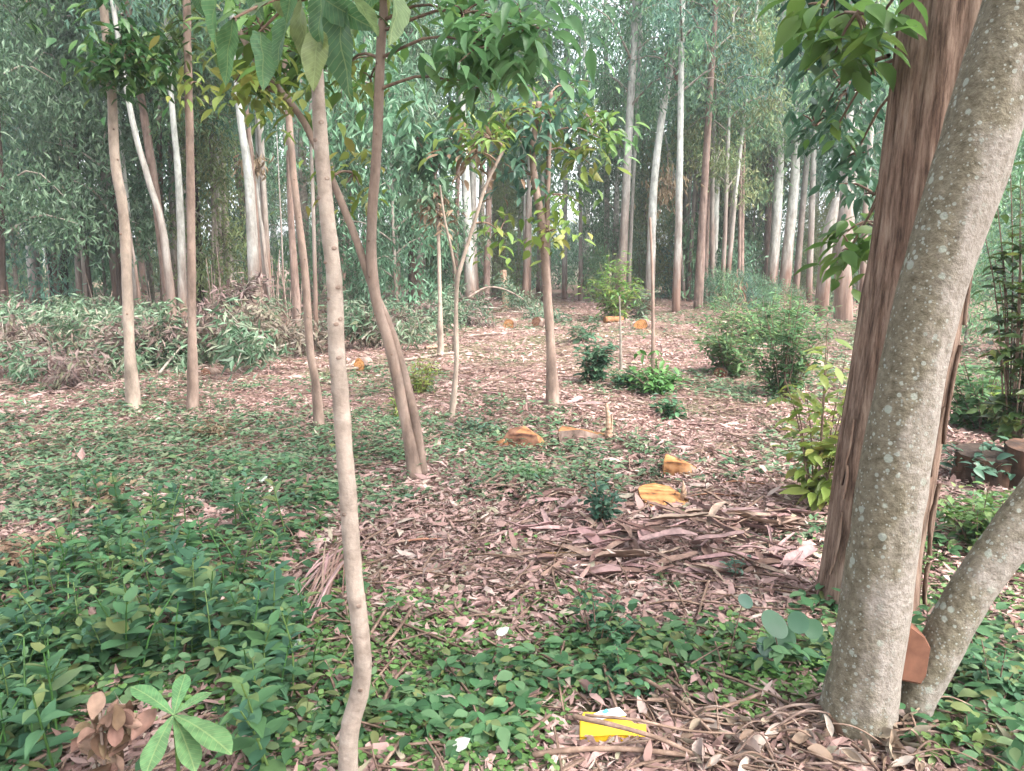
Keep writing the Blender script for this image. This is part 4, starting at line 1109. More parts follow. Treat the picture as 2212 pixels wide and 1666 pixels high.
# ------------------------------------------------------------------ shrubs and single plants
def plant(name, label, u, v, hpx, wpx, nst, nl, L, W, key, cat='plant', stem=.006, T=T_MID, group=None, bark='twig', droop=.25):
    b = ground(u, v); Yp = b[1]
    h = hpx / FPX * Yp; w = wpx / FPX * Yp / 2
    root = thing(name, label, cat, b, group)
    lb, tb = MB(), MB()
    for s in range(nst):
        a_ = rng.random() * 6.28; rr = w * math.sqrt(rng.random())
        tip = np.array([math.cos(a_) * rr * 1.1, math.sin(a_) * rr * 1.1, h * rng.uniform(.4, 1.12) * (1 - .35 * (rr / w) ** 2)])
        base_ = np.array([math.cos(a_) * rr * .15, math.sin(a_) * rr * .15, -.03])
        mid_ = base_ * .5 + tip * .5 + np.array([0, 0, h * .1])
        C = tube(tb, [base_, mid_, tip], [stem, stem * .4], 4, 7, cap=False)
        t = rng.random(nl) ** .7
        q = C[np.clip((t * 6).astype(int), 1, 6)] + rng.normal(size=(nl, 3)) * L * .25
        az = rng.random(nl) * 6.28
        D = np.stack([np.cos(az), np.sin(az), rng.normal(-droop + .3, .3, nl)], -1)
        Nn = np.stack([rng.normal(0, .3, nl), rng.normal(0, .3, nl), np.ones(nl)], -1)
        Ln = L * rng.uniform(.6, 1.15, nl) * (1.05 - .35 * t)
        leaves(lb, q, D, Nn, Ln, Ln * W * rng.uniform(.85, 1.15, nl), T, rng.uniform(.4, 1.5, nl))
    link('foliage', lb.mesh(name + '_foliage', M[key], True), root)
    link('stems', tb.mesh(name + '_stems', M[bark]), root)
    return root
plant('round_shrub', 'round bright green shrub in the right of the clearing', 1570, 806, 135, 165, 32, 32, .14, .4, 'herb_light', 'shrub')
plant('feathery_shrub', 'tall feathery green shrub between the round shrub and the big trunks', 1690, 862, 240, 210, 38, 40, .13, .36, 'herb_light', 'shrub')
plant('feathery_shrub', 'loose green shrub spreading in front of the kinked eucalyptus', 1650, 745, 130, 300, 44, 32, .19, .32, 'herb_light', 'shrub')
plant('dark_shrub', 'dark grey-green broad-leaved shrub right of the pinkish young tree', 1282, 826, 125, 85, 16, 22, .16, .5, 'broad_blue', 'shrub')
plant('dark_shrub', 'small dark leafy shrub behind the larger grey-green one', 1262, 740, 60, 90, 12, 16, .17, .5, 'dark', 'shrub')
plant('yellow_green_shrub', 'yellow-green shrub in front of the stand left of the leaning pale eucalyptus', 1325, 690, 150, 130, 28, 26, .24, .32, 'broad_yel', 'shrub')
plant('yellow_green_shrub', 'low brownish green shrub at the foot of the leaning pale eucalyptus', 1385, 690, 100, 90, 18, 22, .22, .3, 'slash', 'shrub')
plant('green_clump', 'fresh green low clump at the foot of the very thin dark sapling', 1420, 850, 70, 150, 26, 24, .12, .5, 'herb_yel', 'plant')
plant('green_clump', 'bright low clump right below the dark grey-green shrub', 1360, 835, 45, 90, 16, 20, .11, .5, 'herb', 'plant')
plant('green_clump', 'low green clump in the litter above the slanted orange stump', 1450, 905, 46, 90, 14, 18, .11, .5, 'herb', 'plant')
plant('grey_green_weed', 'upright grey-green weed left of the round orange log end', 1300, 1135, 135, 85, 9, 24, .075, .6, 'broad_blue', 'plant', droop=.1)
plant('leafy_weed', 'bushy green weed in front of the bark heap', 1292, 1395, 165, 180, 11, 22, .07, .52, 'herb', 'plant', .004)
plant('leafy_weed', 'low green weed below the bushy weed, above the yellow carton', 1345, 1490, 90, 200, 12, 16, .06, .6, 'herb', 'plant', .004)
plant('leafy_weed', 'green weed left of the orange stick near the big trunks', 1530, 1400, 60, 180, 9, 14, .055, .55, 'herb_yel', 'plant', .004)
plant('leafy_weed', 'small bright weed at the foot of the double-stemmed tree', 1150, 1040, 45, 70, 9, 14, .06, .6, 'herb_yel', 'plant', .004)
plant('leafy_weed', 'thin upright weed growing out of the bark heap', 1595, 1260, 90, 60, 4, 12, .05, .5, 'broad_blue', 'plant', .004)
plant('leafy_weed', 'green weed to the right of the grey-green weed foot', 1450, 1270, 0 + 40, 100, 6, 10, .05, .6, 'herb', 'plant', .004)
plant('pale_fern', 'pale yellow-green feathery seedling right of the double-stemmed tree', 905, 850, 85, 110, 12, 26, .11, .28, 'broad_yel', 'plant')
plant('pale_fern', 'pale feathery seedling at the foot of the double-stemmed tree', 868, 905, 70, 70, 8, 20, .1, .28, 'broad_yel', 'plant')
plant('yellow_sapling', 'yellow-green leafy sapling beside the stringy trunk', 1765, 1090, 400, 190, 13, 24, .16, .42, 'broad_yel', 'sapling', .006, droop=.35)
plant('yellow_sapling', 'yellow-green leafy sapling at the right edge', 2200, 960, 200, 130, 10, 22, .12, .42, 'broad_yel', 'sapling', .006, droop=.35)
plant('edge_shrub', 'dark leafy shrub with thin branches at the right edge', 2190, 1000, 760, 200, 26, 34, .15, .5, 'broad_deep', 'shrub', .008)
plant('edge_shrub', 'green shrub right of the lichen trunk behind the dark stump', 2120, 930, 170, 230, 36, 26, .13, .5, 'herb_light', 'shrub', .006)
plant('edge_shrub', 'loose green plant in front of the dark stump at the right', 2110, 1180, 150, 200, 20, 20, .085, .55, 'herb_yel', 'plant', .004)
plant('edge_shrub', 'fresh green weed right of the second lichen stem', 2150, 1520, 150, 180, 14, 20, .06, .65, 'herb', 'plant', .004)
plant('edge_shrub', 'low bright weed in the lower right corner', 2100, 1640, 80, 260, 16, 18, .05, .75, 'herb_yel', 'plant', .003)
plant('leafy_weed', 'lone dusty green weed left of the pinkish litter path', 1030, 940, 45, 80, 7, 12, .08, .5, 'broad_blue', 'plant', .004)

plant('dead_weed', 'brown dead weed patch at the left edge above the green herbs', 35, 1235, 95, 190, 26, 24, .07, .4, 'dead', 'plant', .003)
plant('dead_weed', 'brown withered weeds left of centre above the green herbs', 235, 1085, 40, 220, 16, 20, .07, .4, 'dead', 'plant', .003)
plant('dead_weed', 'pinkish withered plant in the mid left litter', 455, 950, 50, 90, 9, 16, .10, .36, 'dead', 'plant', .003)
plant('stump_vine', 'broad green leaves growing over the dark stump', 2120, 1045, 120, 190, 16, 14, .12, .55, 'broad_blue', 'plant', .004)

# individually visible herbs of the lower left patch
HV = []
def herb_mesh(seed, h, npair, L, W, key='herb'):
    lb, tb = MB(), MB()
    bend = rng.normal(size=2) * h * .18
    C = tube(tb, [[0, 0, -.03], [bend[0] * .4, bend[1] * .4, h * .55], [bend[0], bend[1], h]], [.004, .002], 5, 12, cap=False)
    for k in range(npair):
        f = .25 + .75 * k / (npair - 1)
        q = C[int(f * 11)]
        a0 = k * math.pi / 2 + rng.normal() * .2
        for s in (0, math.pi):
            az = a0 + s
            Ln = L * (1.1 - .55 * f ** 2) * rng.uniform(.85, 1.15)
            leaves(lb, q[None], [[math.cos(az), math.sin(az), .35 + .4 * f - .35 * (1 - f)]], [[-.3 * math.cos(az), -.3 * math.sin(az), 1]], Ln, Ln * W, T_ROUND if W > .6 else T_MID, rng.uniform(.6, 1.8))
    return lb.mesh('herb_leaves', M[key], True), tb.mesh('herb_stem', M['herb_yel'])
for s in range(12):
    HV.append(herb_mesh(s, rng.uniform(.12, .30), int(rng.integers(4, 8)), rng.uniform(.045, .11), rng.uniform(.42, .7), ('herb', 'herb', 'herb_light', 'herb')[s % 4]))
protos = []
cnt = 0
for k in range(900):
    if cnt >= 210: break
    u, v = rng.uniform(-120, 720), rng.uniform(1080, 1690)
    if v < 1150 and rng.random() < .5: continue
    if rng.random() > math.exp(-(max(0, u - 520) / 130) ** 2): continue
    if v > 1470 and 130 < u < 540: continue
    if u < 140 and v < 1270: continue
    p_ = ground(u, v)
    i_ = int(rng.integers(len(HV)))
    r_ = thing('leafy_herb', 'blue-green herb with paired oval leaves in the thick patch at lower left', 'herb', p_, 'herbs of the thick patch at lower left', rng.random() * 6.28)
    s_ = rng.uniform(.75, 1.25); r_.scale = (s_, s_, s_); r_.rotation_euler[0] = rng.normal() * .12; r_.rotation_euler[1] = rng.normal() * .12
    link('leaves', HV[i_][0], r_); link('stem', HV[i_][1], r_)
    cnt += 1

# broad rosette plant
b = at(378, 1560, 1.98); gz = float(gh(b[0], b[1]))
b0 = np.array([b[0], b[1], gz])
root = thing('rosette_plant', 'broad-leaved rosette plant with five long leaves at lower left', 'plant', b0)
cpt = at(375, 1545, 1.98) - b0
tb = MB(); tube(tb, [[0, 0, -.03], cpt * .5, cpt], [.006, .005], 6, 6); link('stem', tb.mesh('rosette_stem', M['herb_yel']), root)
def rosette_leaf():
    nt_, ns = 12, 5
    t = np.linspace(0, 1, nt_)[:, None]; s = np.linspace(-1, 1, ns)[None]
    w = .235 * np.clip(t, 0, 1) ** .75 * (1 - np.clip((t - .62) / .38, 0, 1) ** 2.0) + .008
    V = np.stack([t + 0 * s, w * s * 1.0, -.22 * t ** 2 + .12 * t + .14 * abs(s) * w + .008 * np.sin(t * 30) * abs(s)], -1).reshape(-1, 3)
    i_ = np.arange(nt_ - 1)[:, None] * ns; j_ = np.arange(ns - 1)[None]
    mb = MB(); mb.add(V, [np.stack([i_ + j_, i_ + j_ + 1, i_ + ns + j_ + 1, i_ + ns + j_], -1).reshape(-1, 4)]); return mb.mesh('rosette_leaf', M['rosette'])
RL = rosette_leaf()
for (u, v, dy) in [(285, 1475, .05), (400, 1450, .12), (455, 1490, .08), (500, 1612, -.12), (310, 1665, -.18), (425, 1660, -.12)]:
    put_leaf(RL, root, cpt, at(u, v, 1.98 + dy) - b0, rng.normal() * .15)
# round-leaved vine at the foot of the stringy trunk
b0 = ground(1700, 1440)
root = thing('round_leaved_vine', 'vine with a ring of round blue-green leaves left of the big trunk foot', 'vine', b0)
tb = MB(); lb = MB()
Yv = b0[1] - .03
prev = np.array([0, 0, -.02])
ring = [(1672, 1350, 36), (1722, 1345, 30), (1755, 1360, 27), (1692, 1376, 33), (1765, 1393, 25), (1757, 1425, 32), (1656, 1400, 28), (1640, 1440, 30), (1560, 1500, 24), (1610, 1300, 20)]
for k, (u, v, rp) in enumerate(ring):
    c = at(u, v, Yv + rng.normal() * .03) - b0; s_ = rp * 1.7 / FPX * Yv
    tube(tb, [prev if k else np.array([0, 0, -.02]), (prev + c) / 2 + [0, .02, -.01], c + [0, .02, 0]], .0022, 4, 5, cap=False); prev = c + [0, .02, 0]
    mb = MB()
    a_ = rng.uniform(0, 6.28)
    th = np.linspace(0, 6.2832, 22, endpoint=False)
    ex = np.array([1, 0, rng.normal() * .2]); ez = nrm(np.array([0, .55 + rng.normal() * .15, .8])); 
    rr_ = s_ / 2 * (1 + .10 * np.cos(th - 1.57 - rng.normal() * .8)); nn_ = np.cross(ex, ez)
    V = np.concatenate([c + (np.cos(th)[:, None] * ex + np.sin(th)[:, None] * ez) * rr_[:, None], c + (np.cos(th)[:, None] * ex + np.sin(th)[:, None] * ez) * rr_[:, None] * .5 - nn_ * s_ * .03, [c - nn_ * s_ * .05]])
    k_ = np.arange(22); k2 = (k_ + 1) % 22
    mb.add(V, [np.stack([k_, k2, k2 + 22, k_ + 22], 1), np.stack([k_ + 22, k2 + 22, np.full(22, 44)], 1)])
    link('leaf', mb.mesh('round_leaf', M['round'], True), root)
link('stem', tb.mesh('vine_stem', M['twig']), root)

# ------------------------------------------------------------------ felled branches in the brush heaps
def felled(Lm, nl, key):
    lb, tb = MB(), MB()
    C = tube(tb, [[0, 0, 0], [Lm * .35, .05, .10], [Lm * .7, -.05, .12], [Lm, 0, 0]], [.018, .011, .006], 6, 12)
    for k in range(9):
        f = rng.uniform(.2, 1); q = C[int(f * 11)]
        a_ = rng.normal() * .9
        tip = q + np.array([math.cos(a_) * .5, math.sin(a_) * .5, rng.uniform(-.05, .25)]) * rng.uniform(.5, 1.1)
        tube(tb, [q, (q + tip) / 2 + [0, 0, .06], tip], [.008, .003], 4, 5, cap=False)
        m_ = nl // 9
        t = rng.random(m_)[:, None]
        pp = q * (1 - t) + tip * t + rng.normal(size=(m_, 3)) * .11
        d = rng.normal(size=(m_, 3)) * [.5, .5, .4] + (tip - q) * .8; d[:, 2] -= .45
        Ln = rng.uniform(.11, .2, m_)
        leaves(lb, pp, d, rng.normal(size=(m_, 3)) + [0, 0, .6], Ln, Ln * rng.uniform(.2, .3, m_), T_FAR, rng.uniform(.3, 1.6, m_))
    return lb.mesh('wilted_leaves', M[key], False), tb.mesh('cut_branch', M['branch'])
FB = [felled(1.7, 430, 'slash'), felled(1.4, 380, 'slash'), felled(1.6, 400, 'slash_brown'), felled(1.3, 330, 'slash_brown')]
heaps = [  # u, v of foot, spread px, count, heap height, brown share, label
    (110, 728, 100, 12, .34, .2, 'pale wilted eucalyptus branch in the leafy brush heap at far left'),
    (80, 800, 90, 11, .20, .7, 'browned eucalyptus branch in the dry brush heap at far left'),
    (340, 772, 70, 13, .36, .25, 'wilted green eucalyptus branch heaped between the two young tan trees'),
    (545, 762, 70, 14, .30, .65, 'wilted brownish branch in the heap right of the young tan trees'),
    (775, 740, 45, 7, .25, .1, 'pale wilted branch behind the double-stemmed young tree'),
    (930, 692, 110, 14, .22, .3, 'pale wilted branch in the low heap at the far middle of the clearing'),
    (1080, 680, 60, 6, .3, .3, 'pale wilted branch at the right end of the far middle heap')]
for (u, v, sp, cn, hh, brn, lab) in heaps:
    for k in range(cn):
        b_ = ground(u + rng.normal() * sp * .6, v + rng.normal() * 12)
        zz = hh * rng.random() ** 1.2
        i_ = int(rng.integers(2, 4)) if rng.random() < brn else int(rng.integers(0, 2))
        r_ = thing('felled_branch', lab, 'branch', b_ + [0, 0, .05 + zz], lab.replace('branch', 'branches', 1), rng.random() * 6.28)
        r_.rotation_euler[0] = rng.normal() * .3; r_.rotation_euler[1] = rng.normal() * .22 + .06
        s_ = rng.uniform(.8, 1.15); r_.scale = (s_, s_, s_)
        link('foliage', FB[i_][0], r_); link('stem', FB[i_][1], r_)

# dead leaf bunches hanging in the far trees
def bunch(u, v, Y, rpx, n, label):
    c = at(u, v, Y); rr = rpx / FPX * Y
    lb, tb = MB(), MB()
    off = rng.normal(size=(n, 3)) * rr * .5
    d = rng.normal(size=(n, 3)) * .4; d[:, 2] -= 1
    Ln = rng.uniform(.15, .28, n)
    leaves(lb, off, d, rng.normal(size=(n, 3)), Ln, Ln * .28, T_FAR)
    tube(tb, [[0, 0, rr * 1.6], [.05, 0, 0], [0, 0, -rr * .6]], [.012, .005], 5, 6)
    r_ = thing('dead_leaf_bunch', label, 'dead leaves', c)
    link('foliage', lb.mesh('dead_bunch', M['dead'], False), r_); link('stem', tb.mesh('dead_stem', M['twig']), r_)
bunch(1456, 140, 23.5, 26, 170, 'brown dead leaf bunch caught high where two white eucalypts cross')
bunch(1440, 400, 23.5, 40, 260, 'long brown dead leaf bunch hanging between the leaning and the white eucalyptus')
bunch(545, 350, 17.6, 26, 120, 'brown dead leaf bunch on the thick white-topped eucalyptus')
bunch(1590, 630, 23.5, 30, 120, 'dry pale brown leaf bunch low under the hanging foliage')

# ------------------------------------------------------------------ logs, stumps, poles
def log_piece(name, label, u, v, L, r, rz, tilt, matc, cat='log', lift=0, barkm=None, taper=1.0):
    """cut round lying on its side: bark, two cut faces"""
    b_ = ground(u, v)
    root = thing(name, label, cat, b_ + [0, 0, r * .55 + lift], None, rz)
    root.rotation_euler[1] = tilt
    n = 22; th = np.linspace(0, 6.2832, n, endpoint=False); rr = r * (1 + .10 * np.sin(th * 2 + rng.random() * 6) + .05 * rng.normal(size=n))
    ring = np.stack([0 * th, np.cos(th) * rr, np.sin(th) * rr], 1)
    V = np.vstack([ring + [-L / 2, 0, 0], ring * 1.03, ring * taper + [L / 2, 0, 0]])
    k = np.arange(n); k2 = (k + 1) % n
    mb = MB(); mb.add(V, [np.concatenate([np.stack([a * n + k, a * n + k2, (a + 1) * n + k2, (a + 1) * n + k], 1) for a in range(2)])])
    link('bark', mb.mesh('log_bark', barkm or M['red_bark']), root)
    for e, s_ in ((-1, 1), (1, taper)):
        mb = MB(); rim = ring * .97 * s_ + [e * (L / 2 + .001), 0, 0]
        j = rng.normal(size=(n, 1)) * .003
        mb.add(np.vstack([rim, ring * .5 * s_ + [e * (L / 2 + .004), 0, 0] + np.hstack([j, 0 * j, 0 * j]), [[e * (L / 2 + .005), 0, 0]]]),
               [np.stack([k, k2, k2 + n, k + n], 1), np.stack([k + n, k2 + n, np.full(n, 2 * n)], 1)])
        link('cut_face', mb.mesh('cut_face', matc), root)
    return root
def stump(name, label, u, v, h, r, slant, az, matc, sidem, cat='stump', notch=0):
    b_ = ground(u, v)
    root = thing(name, label, cat, b_)
    n = 28; th = np.linspace(0, 6.2832, n, endpoint=False); rr = r * (1 + .08 * np.sin(th * 2 + rng.random() * 6) + .03 * np.sin(th * 5 + rng.random() * 6) + .012 * rng.normal(size=n))
    zt = h + slant * np.cos(th - az) + .003 * rng.normal(size=n)
    prof = [(1.25, -.08, 0), (1.08, .15, 0), (1.0, .6, 0), (1.0, 1, 0)]
    V = np.concatenate([np.stack([np.cos(th) * rr * f, np.sin(th) * rr * f, (zt * g_ if g_ > 0 else 0 * zt + g_)], 1) for f, g_, _ in prof])
    k = np.arange(n); k2 = (k + 1) % n
    mb = MB(); mb.add(V, [np.concatenate([np.stack([a * n + k, a * n + k2, (a + 1) * n + k2, (a + 1) * n + k], 1) for a in range(3)])])
    link('side', mb.mesh('stump_side', sidem), root)
    mb = MB()
    top_ = np.stack([np.cos(th) * rr * .985, np.sin(th) * rr * .985, zt + .002], 1)
    c_ = np.array([[0, 0, h + .004]])
    inn = top_ * .5 + c_ * .5 + np.stack([0 * th, 0 * th, .002 * rng.normal(size=n)], 1)
    mb.add(np.vstack([top_, inn, c_]), [np.stack([k, k2, k2 + n, k + n], 1), np.stack([k + n, k2 + n, np.full(n, 2 * n)], 1)])
    link('cut_face', mb.mesh('cut_face', matc), root)
    if notch:
        mb = MB()
        for q in range(3):
            x0 = r * .75 + q * .012; y0 = (q - 1) * .018
            hgt = notch * (1 - .25 * q)
            tube(mb, [[x0, y0, h * .7], [x0 + .004, y0, h * .7 + hgt * .6], [x0 + .006, y0 + .003, h * .7 + hgt]], [.014, .011, .004], 5, 5)
        link('splinter', mb.mesh('splinter', M['wood_pale']), root)
    return root
# split chunk: irregular faceted block
def chunk(name, label, u, v, pts, depth, mat, rz, cat='log', lift=0.0, tilt=0):
    b_ = ground(u, v)
    o = link(name, poly_prism(name, pts, depth, mat, .005)); o.location = (b_[0], b_[1], b_[2] + lift); o.rotation_euler = (tilt, 0, rz)
    return tag(o, label, cat)
import bmesh
def hull(name, pts, mats, pick, parent, seed):
    r_ = np.random.default_rng(seed)
    bm = bmesh.new()
    for p_ in pts: bm.verts.new(tuple(np.array(p_) + r_.normal(size=3) * .006))
    res = bmesh.ops.convex_hull(bm, input=bm.verts)
    bmesh.ops.delete(bm, geom=[g_ for g_ in res['geom_interior'] if isinstance(g_, bmesh.types.BMVert)], context='VERTS')
    bmesh.ops.bevel(bm, geom=list(bm.edges), offset=.005, segments=1, affect='EDGES')
    bm.normal_update()
    for f in bm.faces: f.material_index = pick(f.normal); f.smooth = False
    me = bpy.data.meshes.new(name); bm.to_mesh(me); bm.free()
    for m_ in mats: me.materials.append(m_)
    return link(name, me, parent)
root = thing('split_log', 'split reddish orange log chunk lying left in the clearing', 'log', ground(1125, 962))
hull('wood_block', [(-.16, -.05, -.02), (-.13, .10, -.02), (.17, -.06, -.02), (.19, .08, -.02), (-.15, -.03, .06), (-.06, -.05, .12), (-.09, .06, .13), (.03, -.02, .165), (.06, .05, .15), (.14, -.05, .09), (.165, .04, .06), (.19, 0, .02)],
     [M['wood_orange'], M['wood_red']], lambda n_: 1 if (n_.x < .05) else 0, root, 1)
hull('wood_block', [(-.21, -.12, -.02), (-.10, -.13, -.02), (-.20, -.05, -.02), (-.08, -.05, -.02), (-.20, -.10, .06), (-.14, -.11, .085), (-.11, -.06, .05)], [M['wood_orange'], M['wood_pale']], lambda n_: 1 if n_.z > .6 else 0, root, 2)
root = thing('split_log', 'dark split log lying right of the reddish chunk with an orange upper edge', 'log', ground(1265, 950))
hull('bark_side', [(-.24, -.05, -.02), (-.22, .08, -.02), (.22, -.08, -.02), (.24, .05, -.02), (-.24, -.03, .09), (-.20, .05, .11), (-.06, -.03, .10), (.10, -.05, .06), (.22, -.05, .02), (.20, .03, .04)],
     [M['red_bark'], M['wood_orange']], lambda n_: 1 if n_.z > .55 else 0, root, 3)
root = thing('split_stake', 'pale splintered stake standing upright by the dark split log', 'stake', ground(1312, 952))
mb = MB(); tube(mb, [[0, 0, -.05], [.004, 0, .18], [-.015, 0, .32]], [.028, .022, .012], 6, 7); link('stake_body', mb.mesh('stake', M['wood_pale']), root)
mb = MB(); tube(mb, [[.02, 0, -.05], [.035, .01, .12], [.038, .01, .22]], [.018, .012, .004], 5, 6); link('splinter', mb.mesh('splinter', M['wood_pale']), root)
root = thing('slanted_stump', 'orange stump piece with a slanting sawn top right of the clearing', 'stump', ground(1465, 1022))
hull('wood_block', [(-.12, -.06, -.02), (-.11, .10, -.02), (.10, -.08, -.02), (.14, .06, -.02), (-.12, -.05, .105), (-.10, .06, .125), (-.02, -.06, .11), (.07, -.06, .085), (.13, .0, .03), (.09, .08, .07)],
     [M['wood_orange'], M['wood_yellow'], M['red_bark']], lambda n_: 1 if n_.z > .6 else (2 if n_.x > .6 else 0), root, 4)
r_ = stump('sawn_stump', 'low sawn stump with a bright yellow-orange top and upright splinter', 1432, 1092, .055, .155, .045, R(110), M['wood_yellow'], M['wood_orange'], notch=.13)
stump('dark_stump', 'dark old stump with a rusty side behind the lichen trunk', 2128, 1040, .20, .19, .02, 1.0, M['dark_bark'], M['rust_bark'])
stump('brown_stump', 'rust-brown stump cut by the right edge of the view', 2225, 1048, .25, .17, .03, 2.0, M['rust_bark'], M['rust_bark'])
log_piece('orange_log', 'orange log end facing the camera at the back of the clearing', 1387, 710, .4, .14, R(70), .05, M['wood_yellow'])
log_piece('orange_log', 'flat orange sawn log left of the round orange log end at the back', 1325, 695, .45, .09, R(15), 0, M['wood_orange'], barkm=M['wood_orange'])
log_piece('orange_log', 'small orange log end left of the double-stemmed young tree', 786, 795, .28, .09, R(75), .05, M['wood_yellow'])
log_piece('orange_log', 'small orange-brown log end at the far middle heap', 1102, 708, .4, .13, R(80), 0, M['wood_orange'])
log_piece('brown_log', 'small dark brown log chunk right of the far middle heap', 1168, 706, .3, .13, R(40), .3, M['wood_red'])
log_piece('brown_log', 'reddish log end at the foot of the brownish brush heap', 455, 812, .22, .07, R(80), .1, M['wood_red'])
log_piece('brown_log', 'dark brown log chunk under the feathery shrub', 1750, 808, .3, .12, R(30), .1, M['wood_red'])
log_piece('brown_log', 'short brown stump under the round green shrub', 1560, 812, .2, .08, R(60), 0, M['wood_red'])
log_piece('cut_pole', 'pale sawn pole lying right of the round green shrub', 1640, 736, .9, .06, R(-5), 0, M['wood_pale'], 'pole', barkm=M['pole'])
log_piece('white_chip', 'small pale wood chip in front of the round orange log end', 1398, 722, .2, .07, R(60), .2, M['wood_pale'], 'wood chip', barkm=M['wood_pale'])
log_piece('pale_stub', 'short pale post standing in the far litter left of centre', 985, 760, .3, .05, 0, R(90), M['wood_pale'], 'post', lift=.1, barkm=M['pole'])
log_piece('broken_stub', 'broken pale stub at the far end of the clearing', 1090, 668, 1.2, .09, 0, R(86), M['wood_pale'], 'post', lift=.5, barkm=M['wood_pale'])

def stick(label, pts, rpx, mat, name='stick', cat='stick', lift=.03, group=None, Ys=None):
    G = [ground(u, v) + [0, 0, lift + (h if len(e) else 0)] for (u, v, *e) in pts for h in [e[0] if e else 0]]
    G = np.array(G); b_ = G[0].copy(); b_[2] = float(gh(b_[0], b_[1]))
    root = thing(name, label, cat, b_, group)
    r0 = rpx / FPX * G[:, 1].mean() / 2
    mb = MB(); tube(mb, G - b_, [r0, r0 * .9, r0 * .55], 7, 5 * len(pts), lambda th, s: r0 * .25 * (vnoise(th * 4 / 6.2832, s * 18, int(pts[0][0]) % 60, 4) - .5))
    link('stick_body', mb.mesh('stick', mat), root)
    return root
stick('long pale pole lying across the litter in the middle of the clearing', [(872, 782), (940, 772), (1010, 762)], 7, M['pole'], 'fallen_pole', 'pole')
stick('pinkish pole lying beside the small orange log end', [(715, 806), (780, 800), (850, 790)], 8, M['pole'], 'fallen_pole', 'pole')
stick('short light pole above the long one in the litter', [(920, 756), (965, 750)], 8, M['wood_pale'], 'fallen_pole', 'pole')
stick('thin stick pointing right in the litter below the pinkish young tree', [(1000, 730), (1080, 722), (1160, 716)], 5, M['pole'], 'fallen_pole', 'pole')
stick('bare pale branch arching over the far middle heap', [(1010, 690, .5), (1050, 688, .75), (1090, 690, .72), (1130, 692, .5)], 5, M['pole'], 'bare_branch', 'branch')
stick('bare curved branch sticking out of the heap beside the right-hand young tan tree', [(430, 790, .1), (465, 775, .3), (480, 765, .55)], 9, M['pole'], 'bare_branch', 'branch')
stick('long thin branch lying along the top of the far-left heap', [(190, 800, .35), (250, 795, .38), (320, 790, .45), (400, 782, .5)], 5, M['pole'], 'bare_branch', 'branch')
stick('crooked bare branch in front of the heap between the young tan trees', [(345, 820, .05), (370, 805, .15), (395, 800, .3)], 6, M['branch'], 'bare_branch', 'branch')
stick('thin stick lying left at the edge of the far-left heap', [(-20, 835), (60, 826), (110, 818)], 6, M['pole'])
stick('orange-brown stick lying left of the round-leaved vine', [(1385, 1362), (1450, 1378), (1540, 1384), (1645, 1386)], 15, M['wood_orange'], lift=.015)
stick('stout brown stick crossing in front of the yellow carton', [(1236, 1632, .10), (1330, 1648, .09), (1420, 1655, .06), (1500, 1672, .03), (1570, 1700, .02)], 13, M['twig'])
stick('thinner brown stick laid over the stout one at the carton', [(1262, 1630, .10), (1370, 1634, .09), (1480, 1630, .05), (1590, 1625, .03)], 8, M['twig'])
stick('long brown stick along the bottom edge right of centre', [(1150, 1665, .02), (1260, 1658, .03), (1400, 1662, .03), (1560, 1680, .02), (1700, 1720, .02)], 15, M['twig'])
stick('slanting brown stick from above the carton down to the twig heap', [(1370, 1490, .03), (1440, 1535, .035), (1500, 1585, .03), (1560, 1640, .02)], 11, M['twig'])
stick('thin stick slanting right of the yellow carton', [(1400, 1540), (1425, 1570), (1450, 1600)], 7, M['pole'])
stick('dark brown stick in the herbs above the yellow carton', [(1190, 1470), (1235, 1505), (1275, 1540)], 9, M['twig'])
stick('thin twig across the green cover left of the carton top', [(1280, 1560), (1360, 1552), (1470, 1548)], 5, M['twig'])
stick('thin pinkish stick between the weed and the bark heap', [(1010, 1330), (1060, 1345), (1130, 1352)], 9, M['red_bark'])
stick('brown stick left of the thin pinkish one', [(1060, 1215), (1150, 1205), (1240, 1190)], 7, M['red_bark'])
stick('thin dark twig at the far right in front of the dark stump', [(2060, 900), (2120, 880), (2190, 850)], 6, M['twig'])
stick('light stick crossing the litter above the slanted orange stump', [(1560, 945), (1640, 948), (1720, 945)], 6, M['red_bark'])
stick('pale stick left of the pinkish young tree foot', [(1020, 850), (1090, 820), (1150, 800)], 5, M['red_bark'])
stick('dead dark log half buried at the front of the bark heap', [(1370, 1238), (1470, 1246), (1600, 1252), (1700, 1250)], 24, M['dark_bark'], 'dark_log', 'log', .01)

# twig heap at the bottom right
for k in range(46):
    u0, v0 = rng.uniform(1380, 1960), rng.uniform(1570, 1690)
    a_ = rng.normal() * .35; l_ = rng.uniform(90, 260)
    u1, v1 = u0 + math.cos(a_) * l_, v0 - math.sin(a_) * l_ * .6
    if v1 < 1555: v1 = 1555 + rng.random() * 20
    stick('thin reddish twig in the heap below the lichen tree', [(u0, v0, rng.uniform(0, .05)), ((u0 + u1) / 2, (v0 + v1) / 2 + rng.normal() * 8, rng.uniform(.01, .08)), (u1, v1, rng.uniform(0, .06))], rng.uniform(3.5, 7.5), M['red_bark'] if k % 2 else M['twig'], 'heap_twig', 'twig', .01, 'twigs heaped below the lichen tree')

